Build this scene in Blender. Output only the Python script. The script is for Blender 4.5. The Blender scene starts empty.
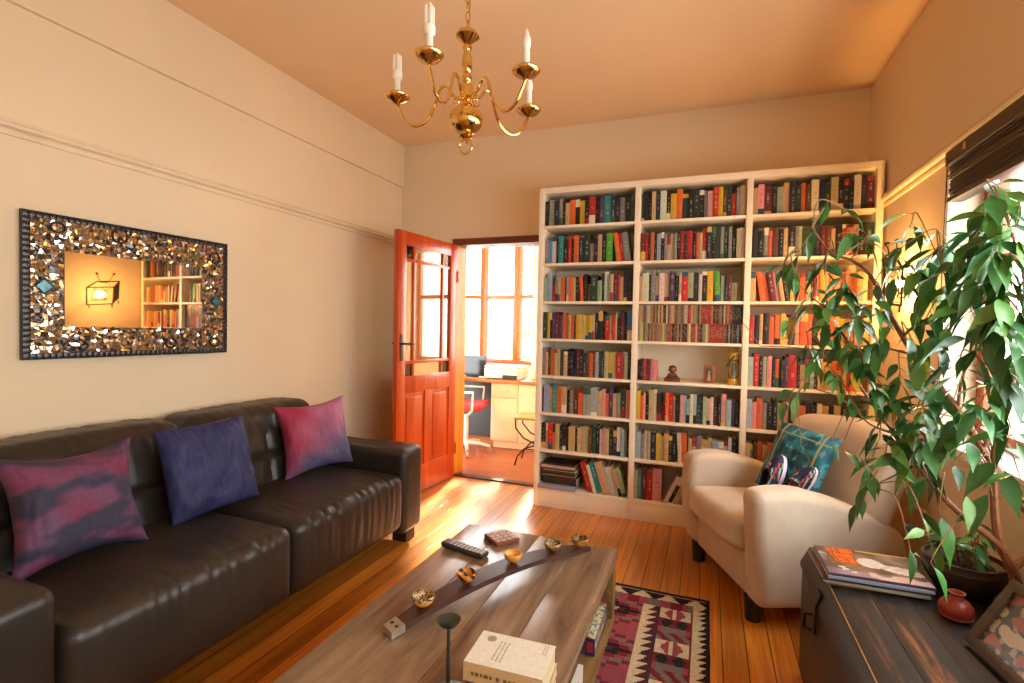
import bpy, bmesh, math, random
from mathutils import Matrix, Vector, noise
random.seed(7)
PI = math.pi
S = bpy.context.scene
C = S.collection

# ------------------------------------------------------------------ camera, world, exposure
cam = bpy.data.cameras.new('camera')
cam.sensor_width = 36.0
cam.lens = 508.0 / 1024 * 36.0
cam.clip_start = 0.05
camo = bpy.data.objects.new('camera', cam)
C.objects.link(camo)
_yaw, _pit, _rol = math.radians(21.01), math.radians(1.49), math.radians(1.17)
_f = Vector((-math.sin(_yaw) * math.cos(_pit), math.cos(_yaw) * math.cos(_pit), -math.sin(_pit)))
_r = Vector((math.cos(_yaw), math.sin(_yaw), 0))
_u = _r.cross(_f)
_r2 = _r * math.cos(_rol) + _u * math.sin(_rol)
_u2 = -_r * math.sin(_rol) + _u * math.cos(_rol)
camo.matrix_world = Matrix(((_r2.x, _u2.x, -_f.x, 0), (_r2.y, _u2.y, -_f.y, 0), (_r2.z, _u2.z, -_f.z, 1.32), (0, 0, 0, 1)))
S.camera = camo

world = bpy.data.worlds.new('sky')
S.world = world
world.use_nodes = True
WB = world.node_tree.nodes['Background']
WB.inputs['Color'].default_value = (0.92, 0.975, 1.0, 1)
WB.inputs['Strength'].default_value = 13.0

S.view_settings.view_transform = 'Standard'
S.view_settings.look = 'None'
S.view_settings.gamma = 1.0
S.view_settings.use_curve_mapping = False
S.view_settings.exposure = -0.1
S.cycles.use_denoising = True
S.cycles.max_bounces = 10
S.cycles.diffuse_bounces = 7
S.cycles.glossy_bounces = 5
S.cycles.transparent_max_bounces = 12
S.cycles.sample_clamp_indirect = 6.0
S.cycles.caustics_reflective = False
S.cycles.caustics_refractive = False


def portal(loc, rot, sx, sy):
    l = bpy.data.lights.new('window_daylight', 'AREA')
    l.shape = 'RECTANGLE'
    l.size, l.size_y = sx, sy
    l.cycles.is_portal = True
    o = bpy.data.objects.new('window_daylight', l)
    o.location = loc
    o.rotation_euler = rot
    C.objects.link(o)


portal((1.19, 1.12, 1.5), (0, PI / 2, 0), 1.3, 3.3)
portal((-2.2, 5.9, 1.62), (-PI / 2, 0, 0), 2.2, 1.8)


sun = bpy.data.lights.new('low_sun', 'SUN')
sun.energy = 34.0
sun.color = (1.0, .90, .72)
sun.angle = math.radians(4)
suno = bpy.data.objects.new('low_sun', sun)
suno.rotation_euler = Vector((.13, -.80, -.58)).to_track_quat('-Z', 'Y').to_euler()
C.objects.link(suno)


def lamp(name, loc, energy, col, radius):
    l = bpy.data.lights.new(name, 'POINT')
    l.energy = energy
    l.color = col
    l.shadow_soft_size = radius
    o = bpy.data.objects.new(name, l)
    o.location = loc
    C.objects.link(o)
    return o


# ------------------------------------------------------------------ mesh builder
class MB:
    def __init__(s):
        s.v = []; s.f = []; s.c = []; s.m = []; s.sm = []; s.mi = 0; s.col = None
        s.M = None; s.smooth = True

    def add(s, vs, fs, cols=None):
        o = len(s.v)
        for p in vs:
            p = Vector(p)
            s.v.append(s.M @ p if s.M else p)
        for i, f in enumerate(fs):
            s.f.append([o + k for k in f])
            s.c.append(cols[i] if cols else s.col)
            s.m.append(s.mi)
            s.sm.append(s.smooth)

    def box(s, x0, x1, y0, y1, z0, z1, b=0.0):
        if b > 0:
            bm = bmesh.new()
            bmesh.ops.create_cube(bm, size=1)
            for w in bm.verts:
                w.co = Vector(((x0 + x1) / 2 + w.co.x * (x1 - x0), (y0 + y1) / 2 + w.co.y * (y1 - y0), (z0 + z1) / 2 + w.co.z * (z1 - z0)))
            b = min(b, .49 * min(abs(x1 - x0), abs(y1 - y0), abs(z1 - z0)))
            bmesh.ops.bevel(bm, geom=bm.edges[:], offset=b, segments=2, profile=.6, affect='EDGES')
            bm.verts.ensure_lookup_table()
            s.add([w.co.copy() for w in bm.verts], [[w.index for w in f.verts] for f in bm.faces])
            bm.free()
            return
        vs = [(x, y, z) for x in (x0, x1) for y in (y0, y1) for z in (z0, z1)]
        s.add(vs, [(0, 1, 3, 2), (4, 6, 7, 5), (0, 4, 5, 1), (2, 3, 7, 6), (0, 2, 6, 4), (1, 5, 7, 3)])

    def beam(s, a, b, w, h, up=(0, 0, 1)):
        a, b = Vector(a), Vector(b)
        d = (b - a).normalized(); up = Vector(up)
        x = d.cross(up)
        x = x.normalized() if x.length > 1e-5 else Vector((1, 0, 0))
        y = x.cross(d)
        vs = []
        for p in (a, b):
            for i, j in ((-1, -1), (1, -1), (1, 1), (-1, 1)):
                vs.append(p + x * (i * w / 2) + y * (j * h / 2))
        s.add(vs, [(3, 2, 1, 0), (4, 5, 6, 7), (0, 1, 5, 4), (1, 2, 6, 5), (2, 3, 7, 6), (3, 0, 4, 7)])

    def tube(s, pts, r, n=8, cap=True, closed=False):
        pts = [Vector(p) for p in pts]
        rs = r if isinstance(r, (list, tuple)) else [r] * len(pts)
        vs = []; m = len(pts)
        prev = None
        for i, p in enumerate(pts):
            if closed:
                t = pts[(i + 1) % m] - pts[i - 1]
            else:
                t = pts[min(i + 1, m - 1)] - pts[max(i - 1, 0)]
            t = t.normalized() if t.length > 1e-9 else Vector((0, 0, 1))
            if prev is None:
                a = Vector((0, 0, 1)) if abs(t.z) < .9 else Vector((1, 0, 0))
                x = t.cross(a).normalized()
            else:
                x = prev - t * prev.dot(t)
                x = x.normalized() if x.length > 1e-6 else t.orthogonal().normalized()
            prev = x
            y = t.cross(x)
            for k in range(n):
                q = 2 * PI * k / n
                vs.append(p + (x * math.cos(q) + y * math.sin(q)) * rs[i])
        fs = []
        for i in range(m if closed else m - 1):
            j = (i + 1) % m
            for k in range(n):
                fs.append((i * n + k, i * n + (k + 1) % n, j * n + (k + 1) % n, j * n + k))
        if cap and not closed:
            fs.append(tuple(range(n))[::-1]); fs.append(tuple((m - 1) * n + k for k in range(n)))
        s.add(vs, fs)

    def lathe(s, prof, n=20, c=(0, 0, 0), cols=None):
        vs = []; fs = []; cc = []
        for r, z in prof:
            for k in range(n):
                q = 2 * PI * k / n
                vs.append((c[0] + max(r, 1e-4) * math.cos(q), c[1] + max(r, 1e-4) * math.sin(q), c[2] + z))
        for i in range(len(prof) - 1):
            for k in range(n):
                fs.append((i * n + k, i * n + (k + 1) % n, (i + 1) * n + (k + 1) % n, (i + 1) * n + k))
                if cols: cc.append(cols(i, k))
        s.add(vs, fs, cc or None)

    def ball(s, c, r, n=12, m=8, sc=(1, 1, 1)):
        vs = []; fs = []
        for i in range(m + 1):
            a = PI * i / m
            for k in range(n):
                q = 2 * PI * k / n
                rr = max(math.sin(a), 1e-3)
                vs.append((c[0] + r * sc[0] * rr * math.cos(q), c[1] + r * sc[1] * rr * math.sin(q), c[2] - r * sc[2] * math.cos(a)))
        for i in range(m):
            for k in range(n):
                fs.append((i * n + k, i * n + (k + 1) % n, (i + 1) * n + (k + 1) % n, (i + 1) * n + k))
        s.add(vs, fs)

    def rbox(s, c, size, r, k=3, n=(6, 6, 6), fn=None):
        """rounded box: a subdivided box with corner radius r; fn bends each point"""
        h = [x / 2 for x in size]
        ax = []
        for a in range(3):
            rr = min(r, h[a] * .98)
            e = [-h[a] + rr * (1 - math.cos(PI / 2 * i / k)) for i in range(k)] if False else [-h[a] + rr * i / k for i in range(k)]
            inn = [-(h[a] - rr) + 2 * (h[a] - rr) * i / n[a] for i in range(n[a] + 1)]
            ax.append(e + inn + [-x for x in e[::-1]])
        bm_v = {}; vs = []; fs = []

        def vid(p):
            key = tuple(round(q, 6) for q in p)
            if key not in bm_v:
                q = Vector(p)
                inner = Vector([max(-(h[a] - min(r, h[a] * .98)), min(h[a] - min(r, h[a] * .98), q[a])) for a in range(3)])
                d = q - inner
                if d.length > 1e-9:
                    mx = max(abs(t) for t in d)
                    # even angles over the corner
                    e = Vector([math.tan(PI / 4 * t / mx) if mx else 0 for t in d]) * mx
                    q = inner + e.normalized() * min(r, min(h) * .98) if d.length > 1e-9 else q
                bm_v[key] = len(vs)
                q = q if fn is None else Vector(fn(q))
                vs.append(q + Vector(c))
            return bm_v[key]

        for a in range(3):
            b, d = (a + 1) % 3, (a + 2) % 3
            for sg in (-1, 1):
                for i in range(len(ax[b]) - 1):
                    for j in range(len(ax[d]) - 1):
                        q = []
                        for ii, jj in ((i, j), (i + 1, j), (i + 1, j + 1), (i, j + 1)):
                            p = [0, 0, 0]; p[a] = sg * h[a]; p[b] = ax[b][ii]; p[d] = ax[d][jj]
                            q.append(vid(p))
                        fs.append(q if sg > 0 else q[::-1])
        s.add(vs, fs)

    def prism(s, pts2, a0, a1, axis='y'):
        """outline extruded along an axis; pts2 are the two other coordinates"""
        n = len(pts2)

        def mk(p, t):
            return {'x': (t, p[0], p[1]), 'y': (p[0], t, p[1]), 'z': (p[0], p[1], t)}[axis]
        vs = [mk(p, a0) for p in pts2] + [mk(p, a1) for p in pts2]
        s.add(vs, [tuple(range(n))[::-1], tuple(range(n, 2 * n))] + [(i, (i + 1) % n, n + (i + 1) % n, n + i) for i in range(n)])

    def build(s, name, mats, parent=None, label=None, angle=35, world=False):
        me = bpy.data.meshes.new(name)
        vs = s.v
        if world and parent is not None:
            inv = parent.matrix_basis.inverted()
            vs = [inv @ p for p in vs]
        me.from_pydata([tuple(p) for p in vs], [], s.f)
        mats = mats if isinstance(mats, (list, tuple)) else [mats]
        for m in mats: me.materials.append(m)
        if len(mats) > 1: me.polygons.foreach_set('material_index', s.m)
        if any(c is not None for c in s.c):
            at = me.color_attributes.new('Col', 'FLOAT_COLOR', 'CORNER')
            d = []
            for f, c in zip(s.f, s.c):
                c = c or (.5, .5, .5)
                for _ in f: d += [c[0], c[1], c[2], 1.0]
            at.data.foreach_set('color', d)
        bm = bmesh.new(); bm.from_mesh(me)
        bmesh.ops.recalc_face_normals(bm, faces=bm.faces[:])
        bm.to_mesh(me); bm.free()
        me.polygons.foreach_set('use_smooth', s.sm)
        me.set_sharp_from_angle(angle=math.radians(angle))
        me.update()
        o = bpy.data.objects.new(name, me)
        C.objects.link(o)
        if parent is not None: o.parent = parent
        if label: o['label'] = label
        return o


def thing(name, label, cat, loc=(0, 0, 0), rz=0, group=None, rot=None):
    o = bpy.data.objects.new(name, None)
    o.empty_display_size = .1
    o.location = loc
    o.rotation_euler = rot if rot else (0, 0, rz)
    o.matrix_basis = Matrix.LocRotScale(Vector(loc), o.rotation_euler, None)
    C.objects.link(o)
    return tag(o, label, cat, group)


def tag(o, label, cat, group=None):
    o['label'] = label; o['category'] = cat
    if group: o['group'] = group
    return o


def struct(name, mb, m, parent=None, label=None):
    o = mb.build(name, m, parent)
    if parent is None: o['kind'] = 'structure'
    if label: o['label'] = label
    return o


# ------------------------------------------------------------------ materials
def lin(h):
    h = h.lstrip('#')
    c = [int(h[i:i + 2], 16) / 255 for i in (0, 2, 4)]
    return tuple(x / 12.92 if x < .04045 else ((x + .055) / 1.055) ** 2.4 for x in c)


class Nodes:
    def __init__(s, name):
        s.m = bpy.data.materials.new(name); s.m.use_nodes = True
        s.t = s.m.node_tree; s.b = s.t.nodes['Principled BSDF']; s.out = s.t.nodes['Material Output']

    def n(s, typ, **kw):
        x = s.t.nodes.new(typ)
        for k, v in kw.items():
            if k.startswith('_'): setattr(x, k[1:], v)
            else: x.inputs[k.replace('__', ' ')].default_value = v
        return x

    def l(s, a, b): s.t.links.new(a, b)

    def coord(s, scale=(1, 1, 1), out='Object'):
        tc = s.n('ShaderNodeTexCoord')
        mp = s.n('ShaderNodeMapping')
        mp.inputs['Scale'].default_value = scale
        s.l(tc.outputs[out], mp.inputs['Vector'])
        return mp.outputs['Vector']

    def noise(s, vec, scale=5, detail=4, rough=.55, dist=0):
        x = s.n('ShaderNodeTexNoise', Scale=scale, Detail=detail, Roughness=rough, Distortion=dist)
        s.l(vec, x.inputs['Vector'])
        return x.outputs['Fac']

    def ramp(s, fac, stops):
        x = s.n('ShaderNodeValToRGB')
        e = x.color_ramp.elements
        while len(e) < len(stops): e.new(.5)
        for i, (p, c) in enumerate(stops):
            e[i].position = p; e[i].color = (*c, 1)
        s.l(fac, x.inputs['Fac'])
        return x.outputs['Color']

    def mix(s, fac, a, b, mode='MIX'):
        x = s.n('ShaderNodeMix', _data_type='RGBA', _blend_type=mode)
        for i, v in ((0, fac), (6, a), (7, b)):
            if isinstance(v, (int, float)): x.inputs[i].default_value = v
            elif isinstance(v, tuple): x.inputs[i].default_value = (*v, 1)
            else: s.l(v, x.inputs[i])
        return x.outputs[2]

    def math(s, op, a, b=0.0):
        x = s.n('ShaderNodeMath', _operation=op)
        for i, v in ((0, a), (1, b)):
            if isinstance(v, (int, float)): x.inputs[i].default_value = v
            else: s.l(v, x.inputs[i])
        return x.outputs[0]

    def bump(s, h, strength=.2, dist=.01):
        x = s.n('ShaderNodeBump', Strength=strength, Distance=dist)
        s.l(h, x.inputs['Height']); s.l(x.outputs['Normal'], s.b.inputs['Normal'])

    def base(s, c):
        if isinstance(c, tuple): s.b.inputs['Base Color'].default_value = (*c, 1)
        else: s.l(c, s.b.inputs['Base Color'])

    def set(s, rough=.5, metal=0, spec=.5, **kw):
        s.b.inputs['Roughness'].default_value = rough
        s.b.inputs['Metallic'].default_value = metal
        s.b.inputs['Specular IOR Level'].default_value = spec
        for k, v in kw.items(): s.b.inputs[k.replace('__', ' ')].default_value = v
        return s.m


def mottled(name, col, rough=.5, metal=0, scale=20, amt=.12, bump=.05, spec=.5, stretch=(1, 1, 1), bdist=.004):
    """a plain colour with slight mottling and grain"""
    k = Nodes(name)
    v = k.coord(stretch)
    f = k.noise(v, scale)
    d = tuple(x * (1 - amt) for x in col); e = tuple(min(1, x * (1 + amt)) for x in col)
    k.base(k.ramp(f, [(.3, d), (.7, e)]))
    if bump: k.bump(k.noise(v, scale * 4), bump, bdist)
    return k.set(rough, metal, spec)


def attr_mat(name, rough=.6, amt=.12, scale=60, bump=.1, metal=0, spec=.4, bdist=.002):
    k = Nodes(name)
    a = k.n('ShaderNodeAttribute', _attribute_name='Col')
    f = k.noise(k.coord(), scale)
    g = k.ramp(f, [(.3, (1 - amt,) * 3), (.7, (1, 1, 1))])
    k.base(k.mix(1.0, a.outputs['Color'], g, 'MULTIPLY'))
    if bump: k.bump(f, bump, bdist)
    return k.set(rough, metal, spec)


def wood(name, dark, light, axis='y', scale=6, rough=.45, stretch=18, bump=.12, spec=.5, coat=0):
    k = Nodes(name)
    sc = {'x': (1, stretch, stretch), 'y': (stretch, 1, stretch), 'z': (stretch, stretch, 1)}[axis]
    v = k.coord(sc)
    f = k.noise(v, scale / 4, 6, .6, .6)
    k.base(k.ramp(f, [(.28, dark), (.72, light)]))
    k.bump(f, bump, .003)
    return k.set(rough, 0, spec, Coat__Weight=coat, Coat__Roughness=.15)


def emit(name, col, st):
    k = Nodes(name)
    k.base(col)
    k.b.inputs['Emission Color'].default_value = (*col, 1)
    k.b.inputs['Emission Strength'].default_value = st
    return k.set(.4)


def pane_mat(name, refl=.08, tint=(1, 1, 1)):
    k = Nodes(name)
    tr = k.n('ShaderNodeBsdfTransparent'); tr.inputs['Color'].default_value = (*tint, 1)
    gl = k.n('ShaderNodeBsdfGlossy', Roughness=.01)
    fr = k.n('ShaderNodeFresnel', IOR=1.5)
    ge = k.n('ShaderNodeNewGeometry')
    f2 = k.math('MULTIPLY', k.math('ADD', fr.outputs[0], refl), k.math('SUBTRACT', 1.0, ge.outputs['Backfacing']))
    mx = k.n('ShaderNodeMixShader')
    k.l(f2, mx.inputs[0]); k.l(tr.outputs[0], mx.inputs[1]); k.l(gl.outputs[0], mx.inputs[2])
    k.l(mx.outputs[0], k.out.inputs['Surface'])
    return k.m


def plaster(name, col):
    k = Nodes(name)
    v = k.coord()
    f = k.noise(v, 1.3, 5)
    k.base(k.ramp(f, [(.35, tuple(x * .95 for x in col)), (.65, col)]))
    k.bump(k.noise(v, 9, 6), .12, .006)
    return k.set(.75, 0, .25)


M_wall = plaster('cream wall paint', (.785, .645, .435))
M_ceil = plaster('cream ceiling tinted by bounce light', (.84, .62, .37))  # cream with the floor's warm bounce light put into the colour
M_trim = mottled('cream painted moulding', (.76, .62, .42), .5, scale=8, amt=.05)
M_shelf = mottled('cream painted shelf board', (.84, .74, .56), .45, scale=8, amt=.05, bump=.03)


def floor_mat():
    k = Nodes('varnished pine floorboards')
    tc = k.n('ShaderNodeTexCoord')
    sp = k.n('ShaderNodeSeparateXYZ'); k.l(tc.outputs['Object'], sp.inputs[0])
    xs = k.math('DIVIDE', sp.outputs['X'], .0945)
    idx = k.math('FLOOR', xs); fr = k.math('FRACT', xs)
    wn = k.n('ShaderNodeTexWhiteNoise', _noise_dimensions='1D'); k.l(idx, wn.inputs['W'])
    cb = k.n('ShaderNodeCombineXYZ')
    k.l(k.math('MULTIPLY', sp.outputs['X'], 22), cb.inputs[0])
    k.l(k.math('ADD', k.math('MULTIPLY', sp.outputs['Y'], .9), k.math('MULTIPLY', wn.outputs['Value'], 37)), cb.inputs[1])
    g = k.noise(cb.outputs[0], 1.6, 6, .6, .8)
    c1 = k.ramp(g, [(.25, lin('a85a1c')), (.5, lin('cf7f2a')), (.78, lin('e8a548'))])
    c2 = k.ramp(wn.outputs['Value'], [(0, (.72, .70, .66)), (1, (1.12, 1.08, 1.0))])
    c3 = k.mix(1.0, c1, c2, 'MULTIPLY')
    e = k.math('MINIMUM', fr, k.math('SUBTRACT', 1.0, fr))
    seam = k.math('LESS_THAN', e, .022)
    k.base(k.mix(seam, c3, (.045, .016, .006)))
    h = k.math('SUBTRACT', k.math('MULTIPLY', g, .25), seam)
    k.bump(h, .25, .003)
    return k.set(.3, 0, .5, Coat__Weight=.6, Coat__Roughness=.13)


def tile_mat():
    k = Nodes('terracotta floor tiles')
    v = k.coord()
    br = k.n('ShaderNodeTexBrick', Scale=1.0, _offset=0.0)
    br.inputs['Color1'].default_value = (*lin('a5522b'), 1); br.inputs['Color2'].default_value = (*lin('b4653a'), 1)
    br.inputs['Mortar'].default_value = (*lin('8a6a55'), 1)
    br.inputs['Mortar Size'].default_value = .006; br.inputs['Brick Width'].default_value = .33; br.inputs['Row Height'].default_value = .33
    k.l(v, br.inputs['Vector'])
    f = k.noise(v, 9)
    k.base(k.mix(1.0, br.outputs['Color'], k.ramp(f, [(.3, (.85, .85, .85)), (.7, (1.05, 1.05, 1.05))]), 'MULTIPLY'))
    return k.set(.35)


def leather_mat():
    k = Nodes('dark brown leather')
    v = k.coord()
    f = k.noise(v, 3, 5)
    k.base(k.ramp(f, [(.3, lin('211a14')), (.7, lin('332a21'))]))
    vo = k.n('ShaderNodeTexVoronoi', Scale=260.0); k.l(v, vo.inputs['Vector'])
    h = k.math('ADD', k.math('MULTIPLY', vo.outputs['Distance'], .12), k.noise(v, 14, 4))
    k.bump(h, .16, .008)
    return k.set(.42, 0, .5)


M_floor = floor_mat()
M_tile = tile_mat()
M_leather = leather_mat()
M_dark = mottled('blackened wood', (.02, .014, .01), .45)
M_redwood = wood('varnished red meranti', lin('9c2a06'), lin('cc5212'), 'z', 6, .3, 14, coat=.4)
M_jamb = wood('golden pine jamb', lin('bf7412'), lin('e8a02a'), 'z', 6, .4, 14)
M_winwood = wood('orange window wood', lin('8f3f17'), lin('b96028'), 'z', 6, .4, 14)
M_pane = pane_mat('window glass', .0)
M_doorglass = pane_mat('door glass', .42, (.9, .95, .92))
M_brass = mottled('polished brass', (.75, .47, .14), .14, 1, 10, .1, 0)
M_steel = mottled('brushed metal', (.62, .60, .57), .3, 1, 30, .08, .02)
M_iron = mottled('black iron', (.015, .014, .013), .4, .6, 30)
M_white = mottled('white lacquer', (.82, .80, .76), .4, scale=6, amt=.03, bump=0)
M_mirror = Nodes('silvered mirror').set(.02, 1, .5); M_mirror.node_tree.nodes['Principled BSDF'].inputs['Base Color'].default_value = (.93, .92, .88, 1)
M_book = attr_mat('printed book cover', .5, .15, 90, .05)
M_paper = mottled('page block paper', (.72, .62, .45), .85, stretch=(1, 1, 1), scale=200, amt=.15)
M_print = attr_mat('glossy print', .28, .08, 70, .02, spec=.5)

# ------------------------------------------------------------------ room shell
XL, XR, YB, ZC = -2.646, .965, 4.006, 2.955
YF = -.75
DX0, DX1, DZ = -2.074, -1.255, 2.03


def quad_wall(mb, x0, x1, y0, y1, z0, z1): mb.box(x0, x1, y0, y1, z0, z1)


b = MB(); b.box(XL - .2, XR + .25, YF - .2, YB + .0, -.12, 0); struct('floor', b, M_floor)
b = MB(); b.box(XL - .2, XR + .25, YF - .2, YB + .18, ZC, ZC + .1); struct('ceiling', b, M_ceil)
b = MB(); b.box(XL - .2, XL, YF - .2, YB + .18, 0, ZC); struct('wall_left', b, M_wall)
b = MB(); b.box(XL, XR, YF - .2, YF, 0, ZC); struct('wall_front', b, M_wall)
b = MB()                                                     # back wall with the doorway
b.box(XL, DX0 - .03, YB, YB + .18, 0, ZC); b.box(DX1 + .03, XR + .25, YB, YB + .18, 0, ZC); b.box(DX0 - .03, DX1 + .03, YB, YB + .18, DZ + .06, ZC)
struct('wall_back', b, M_wall)
WY0, WY1, WZ0, WZ1 = -.45, 2.765, .88, 2.1                   # the window in the right wall
b = MB()
b.box(XR, XR + .25, YF - .2, WY0, 0, ZC); b.box(XR, XR + .25, WY1, YB + .18, 0, ZC)
b.box(XR, XR + .25, WY0, WY1, 0, WZ0); b.box(XR, XR + .25, WY0, WY1, WZ1, ZC)
struct('wall_right', b, M_wall)
# plaster step high on the left wall and picture rails
b = MB(); b.box(XL, XL + .022, YF, YB, 2.583, ZC); struct('trim_1', b, M_wall)


def rail(mb, a, bb, nrm, z):
    a, bb, nrm = Vector(a), Vector(bb), Vector(nrm)
    prof = [(0, -.03), (.012, -.03), (.016, -.018), (.012, -.008), (.03, .0), (.034, .012), (.022, .02), (.03, .03), (.0, .034)]
    n = len(prof); vs = []
    for p in (a, bb):
        for d, h in prof: vs.append((p.x + nrm.x * d, p.y + nrm.y * d, z + h))
    mb.add(vs, [(i, i + 1, n + i + 1, n + i) for i in range(n - 1)] + [tuple(range(n)), tuple(range(n, 2 * n))])


b = MB(); rail(b, (XL, YF, 0), (XL, YB, 0), (1, 0, 0), 2.085); struct('trim_2', b, M_trim)
b = MB(); rail(b, (XR, YF, 0), (XR, YB, 0), (-1, 0, 0), 2.115); struct('trim_3', b, M_trim)
b = MB(); b.box(XL, XL + .018, YF, YB, 0, .11, .005); struct('baseboard_left', b, M_trim)
b = MB(); b.box(XR - .018, XR, YF, 3.56, 0, .11, .005); struct('baseboard_right', b, M_trim)
b = MB(); b.box(XL + .02, DX0 - .04, YB - .018, YB, 0, .11, .005); struct('baseboard_back', b, M_trim)

# door frame, threshold
b = MB()
b.box(DX0 - .03, DX0 + .002, YB - .012, YB + .19, 0, DZ + .03); b.box(DX1 - .002, DX1 + .03, YB - .012, YB + .19, 0, DZ + .03)
struct('trim_4', b, M_jamb)
b = MB(); b.box(DX0 - .035, DX1 + .035, YB - .02, YB + .19, DZ + .004, DZ + .062, .004); struct('trim_5', b, wood('dark lintel wood', lin('4a2014'), lin('7a3a22'), 'x', 6, .4))
b = MB(); b.box(DX0, DX1, YB + .001, YB + .07, -.02, .012, .003); struct('trim_6', b, wood('dark threshold wood', lin('2c1208'), lin('5a2d16'), 'x', 6, .45))

# right window: sill, wooden sashes, glass
b = MB(); b.box(XR - .04, XR + .25, WY0, WY1, WZ0 - .03, WZ0 + .004, .006); struct('trim_7', b, M_white)
wroot = bpy.data.objects.new('window_1', None); wroot['kind'] = 'structure'; wroot.location = (1.1, 1.15, WZ0); C.objects.link(wroot)
wroot.matrix_basis = Matrix.Translation((1.1, 1.15, WZ0))
b = MB()
b.box(1.09, 1.15, WY0, WY1, WZ0, WZ0 + .06, .004); b.box(1.09, 1.15, WY0, WY1, WZ1 - .05, WZ1, .004)
for y in (WY0 + .03, .35, 1.15, 1.95, WY1 - .03): b.box(1.09, 1.15, y - .035, y + .035, WZ0 + .06, WZ1 - .05, .004)
for y0, y1 in ((WY0 + .065, .315), (.385, 1.115), (1.185, 1.915), (1.985, WY1 - .065)):
    b.box(1.10, 1.14, y0, y1, 1.62, 1.66, .003)
b.build('window_frame', M_winwood, wroot, world=True)
for y0, y1 in ((WY0 + .065, .315), (.385, 1.115), (1.185, 1.915), (1.985, WY1 - .065)):
    b = MB(); b.box(1.118, 1.122, y0, y1, WZ0 + .06, WZ1 - .05); b.build('pane', M_pane, wroot, world=True)

# study beyond the doorway
SY1 = 5.92
b = MB(); b.box(-4.3, 0.2, YB + .0, 6.4, -.12, -.004); struct('floor_2', b, M_tile)
b = MB(); b.box(-4.3, .2, YB + .18, 6.0, 2.7, 2.8); struct('ceiling_2', b, M_ceil)
b = MB(); b.box(-4.3, -4.1, YB + .18, 6.4, 0, 2.7); struct('wall_left_2', b, M_wall)
b = MB(); b.box(0, .2, YB + .18, 6.4, 0, 2.7); struct('wall_right_2', b, M_wall)
FAC = [((-3.45, 5.45), (-2.66, SY1)), ((-2.66, SY1), (-2.2, SY1)), ((-2.2, SY1), (-1.35, 5.45))]   # bay of three windows
b = MB()
for p, q in FAC: b.beam((p[0], p[1] + .05, .44), (q[0], q[1] + .05, .44), .1, .88); b.beam((p[0], p[1] + .05, 2.58), (q[0], q[1] + .05, 2.58), .1, .26)
b.box(-4.1, -3.45, 5.45, 5.55, 0, 2.7); b.box(-1.35, -1.22, 5.45, 5.55, 0, 2.7); b.box(-1.22, -.2, 5.45, 5.55, 0, .88); b.box(-1.22, -.2, 5.45, 5.55, 2.45, 2.7); b.box(-.2, 0, 5.45, 5.55, 0, 2.7)
struct('wall_back_2', b, M_wall)
for i, (p, q) in enumerate(FAC + [((-1.22, 5.5), (-.2, 5.5))]):
    mx, my = (p[0] + q[0]) / 2, (p[1] + q[1]) / 2
    L = math.hypot(q[0] - p[0], q[1] - p[1]); a = math.atan2(q[1] - p[1], q[0] - p[0])
    w = bpy.data.objects.new('window_%d' % (i + 2), None); w['kind'] = 'structure'; C.objects.link(w)
    w.location = (mx, my, .88); w.rotation_euler = (0, 0, a)
    b = MB(); h = L / 2
    b.box(-h, h, -.03, .03, 0, .05, .004); b.box(-h, h, -.03, .03, 1.52, 1.575, .004)
    b.box(-h, -h + .055, -.03, .03, .05, 1.52, .004); b.box(h - .055, h, -.03, .03, .05, 1.52, .004)
    b.box(-h + .055, h - .055, -.025, .025, .80, .85, .003)
    b.build('window_frame', M_winwood, w)
    b = MB(); b.box(-h + .055, h - .055, -.002, .002, .05, .80); b.build('pane', M_pane, w)
    b = MB(); b.box(-h + .055, h - .055, -.002, .002, .85, 1.52); b.build('pane', M_pane, w)

# garden beyond the study windows: loose pale bushes
M_bush = mottled('pale garden leaves', (.35, .42, .16), .8, scale=6, amt=.4)
for i, (x, y, s) in enumerate(((-5.2, 8.4, 1.25), (-2.6, 8.6, 1.25), (-4.4, 11.0, 1.4), (-.1, 8.8, 1.15))):
    t = thing('garden_bush', ['rounded green bush outside the study, behind the white printer', 'leafy green bush outside the study between the two window posts',
                              'tall green bush farthest off outside the study window', 'green bush outside the study beside the white curtain'][i], 'bush', (x, y, -.3), group='bushes outside the study')
    b = MB(); rnd = random.Random(i)
    for k in range(700):
        a = rnd.uniform(0, 2 * PI); el = math.acos(rnd.uniform(-.4, 1)); r = s * rnd.uniform(.75, 1.05)
        c = Vector((math.cos(a) * math.sin(el) * r * .8, math.sin(a) * math.sin(el) * r * .8, 1.0 + math.cos(el) * r * .8))
        d = Vector((rnd.uniform(-1, 1), rnd.uniform(-1, 1), rnd.uniform(-1, 1))).normalized(); e = d.orthogonal().normalized()
        z = rnd.uniform(.07, .13)
        b.add([c - d * z, c + e * z * .5, c + d * z, c - e * z * .5], [(0, 1, 2, 3)])
    b.build('foliage', M_bush, t)
    b = MB(); b.tube([(0, 0, 0), (.03, 0, .6), (0, .02, 1.1)], [.06, .05, .03]); b.build('stem', M_jamb, t)

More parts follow.
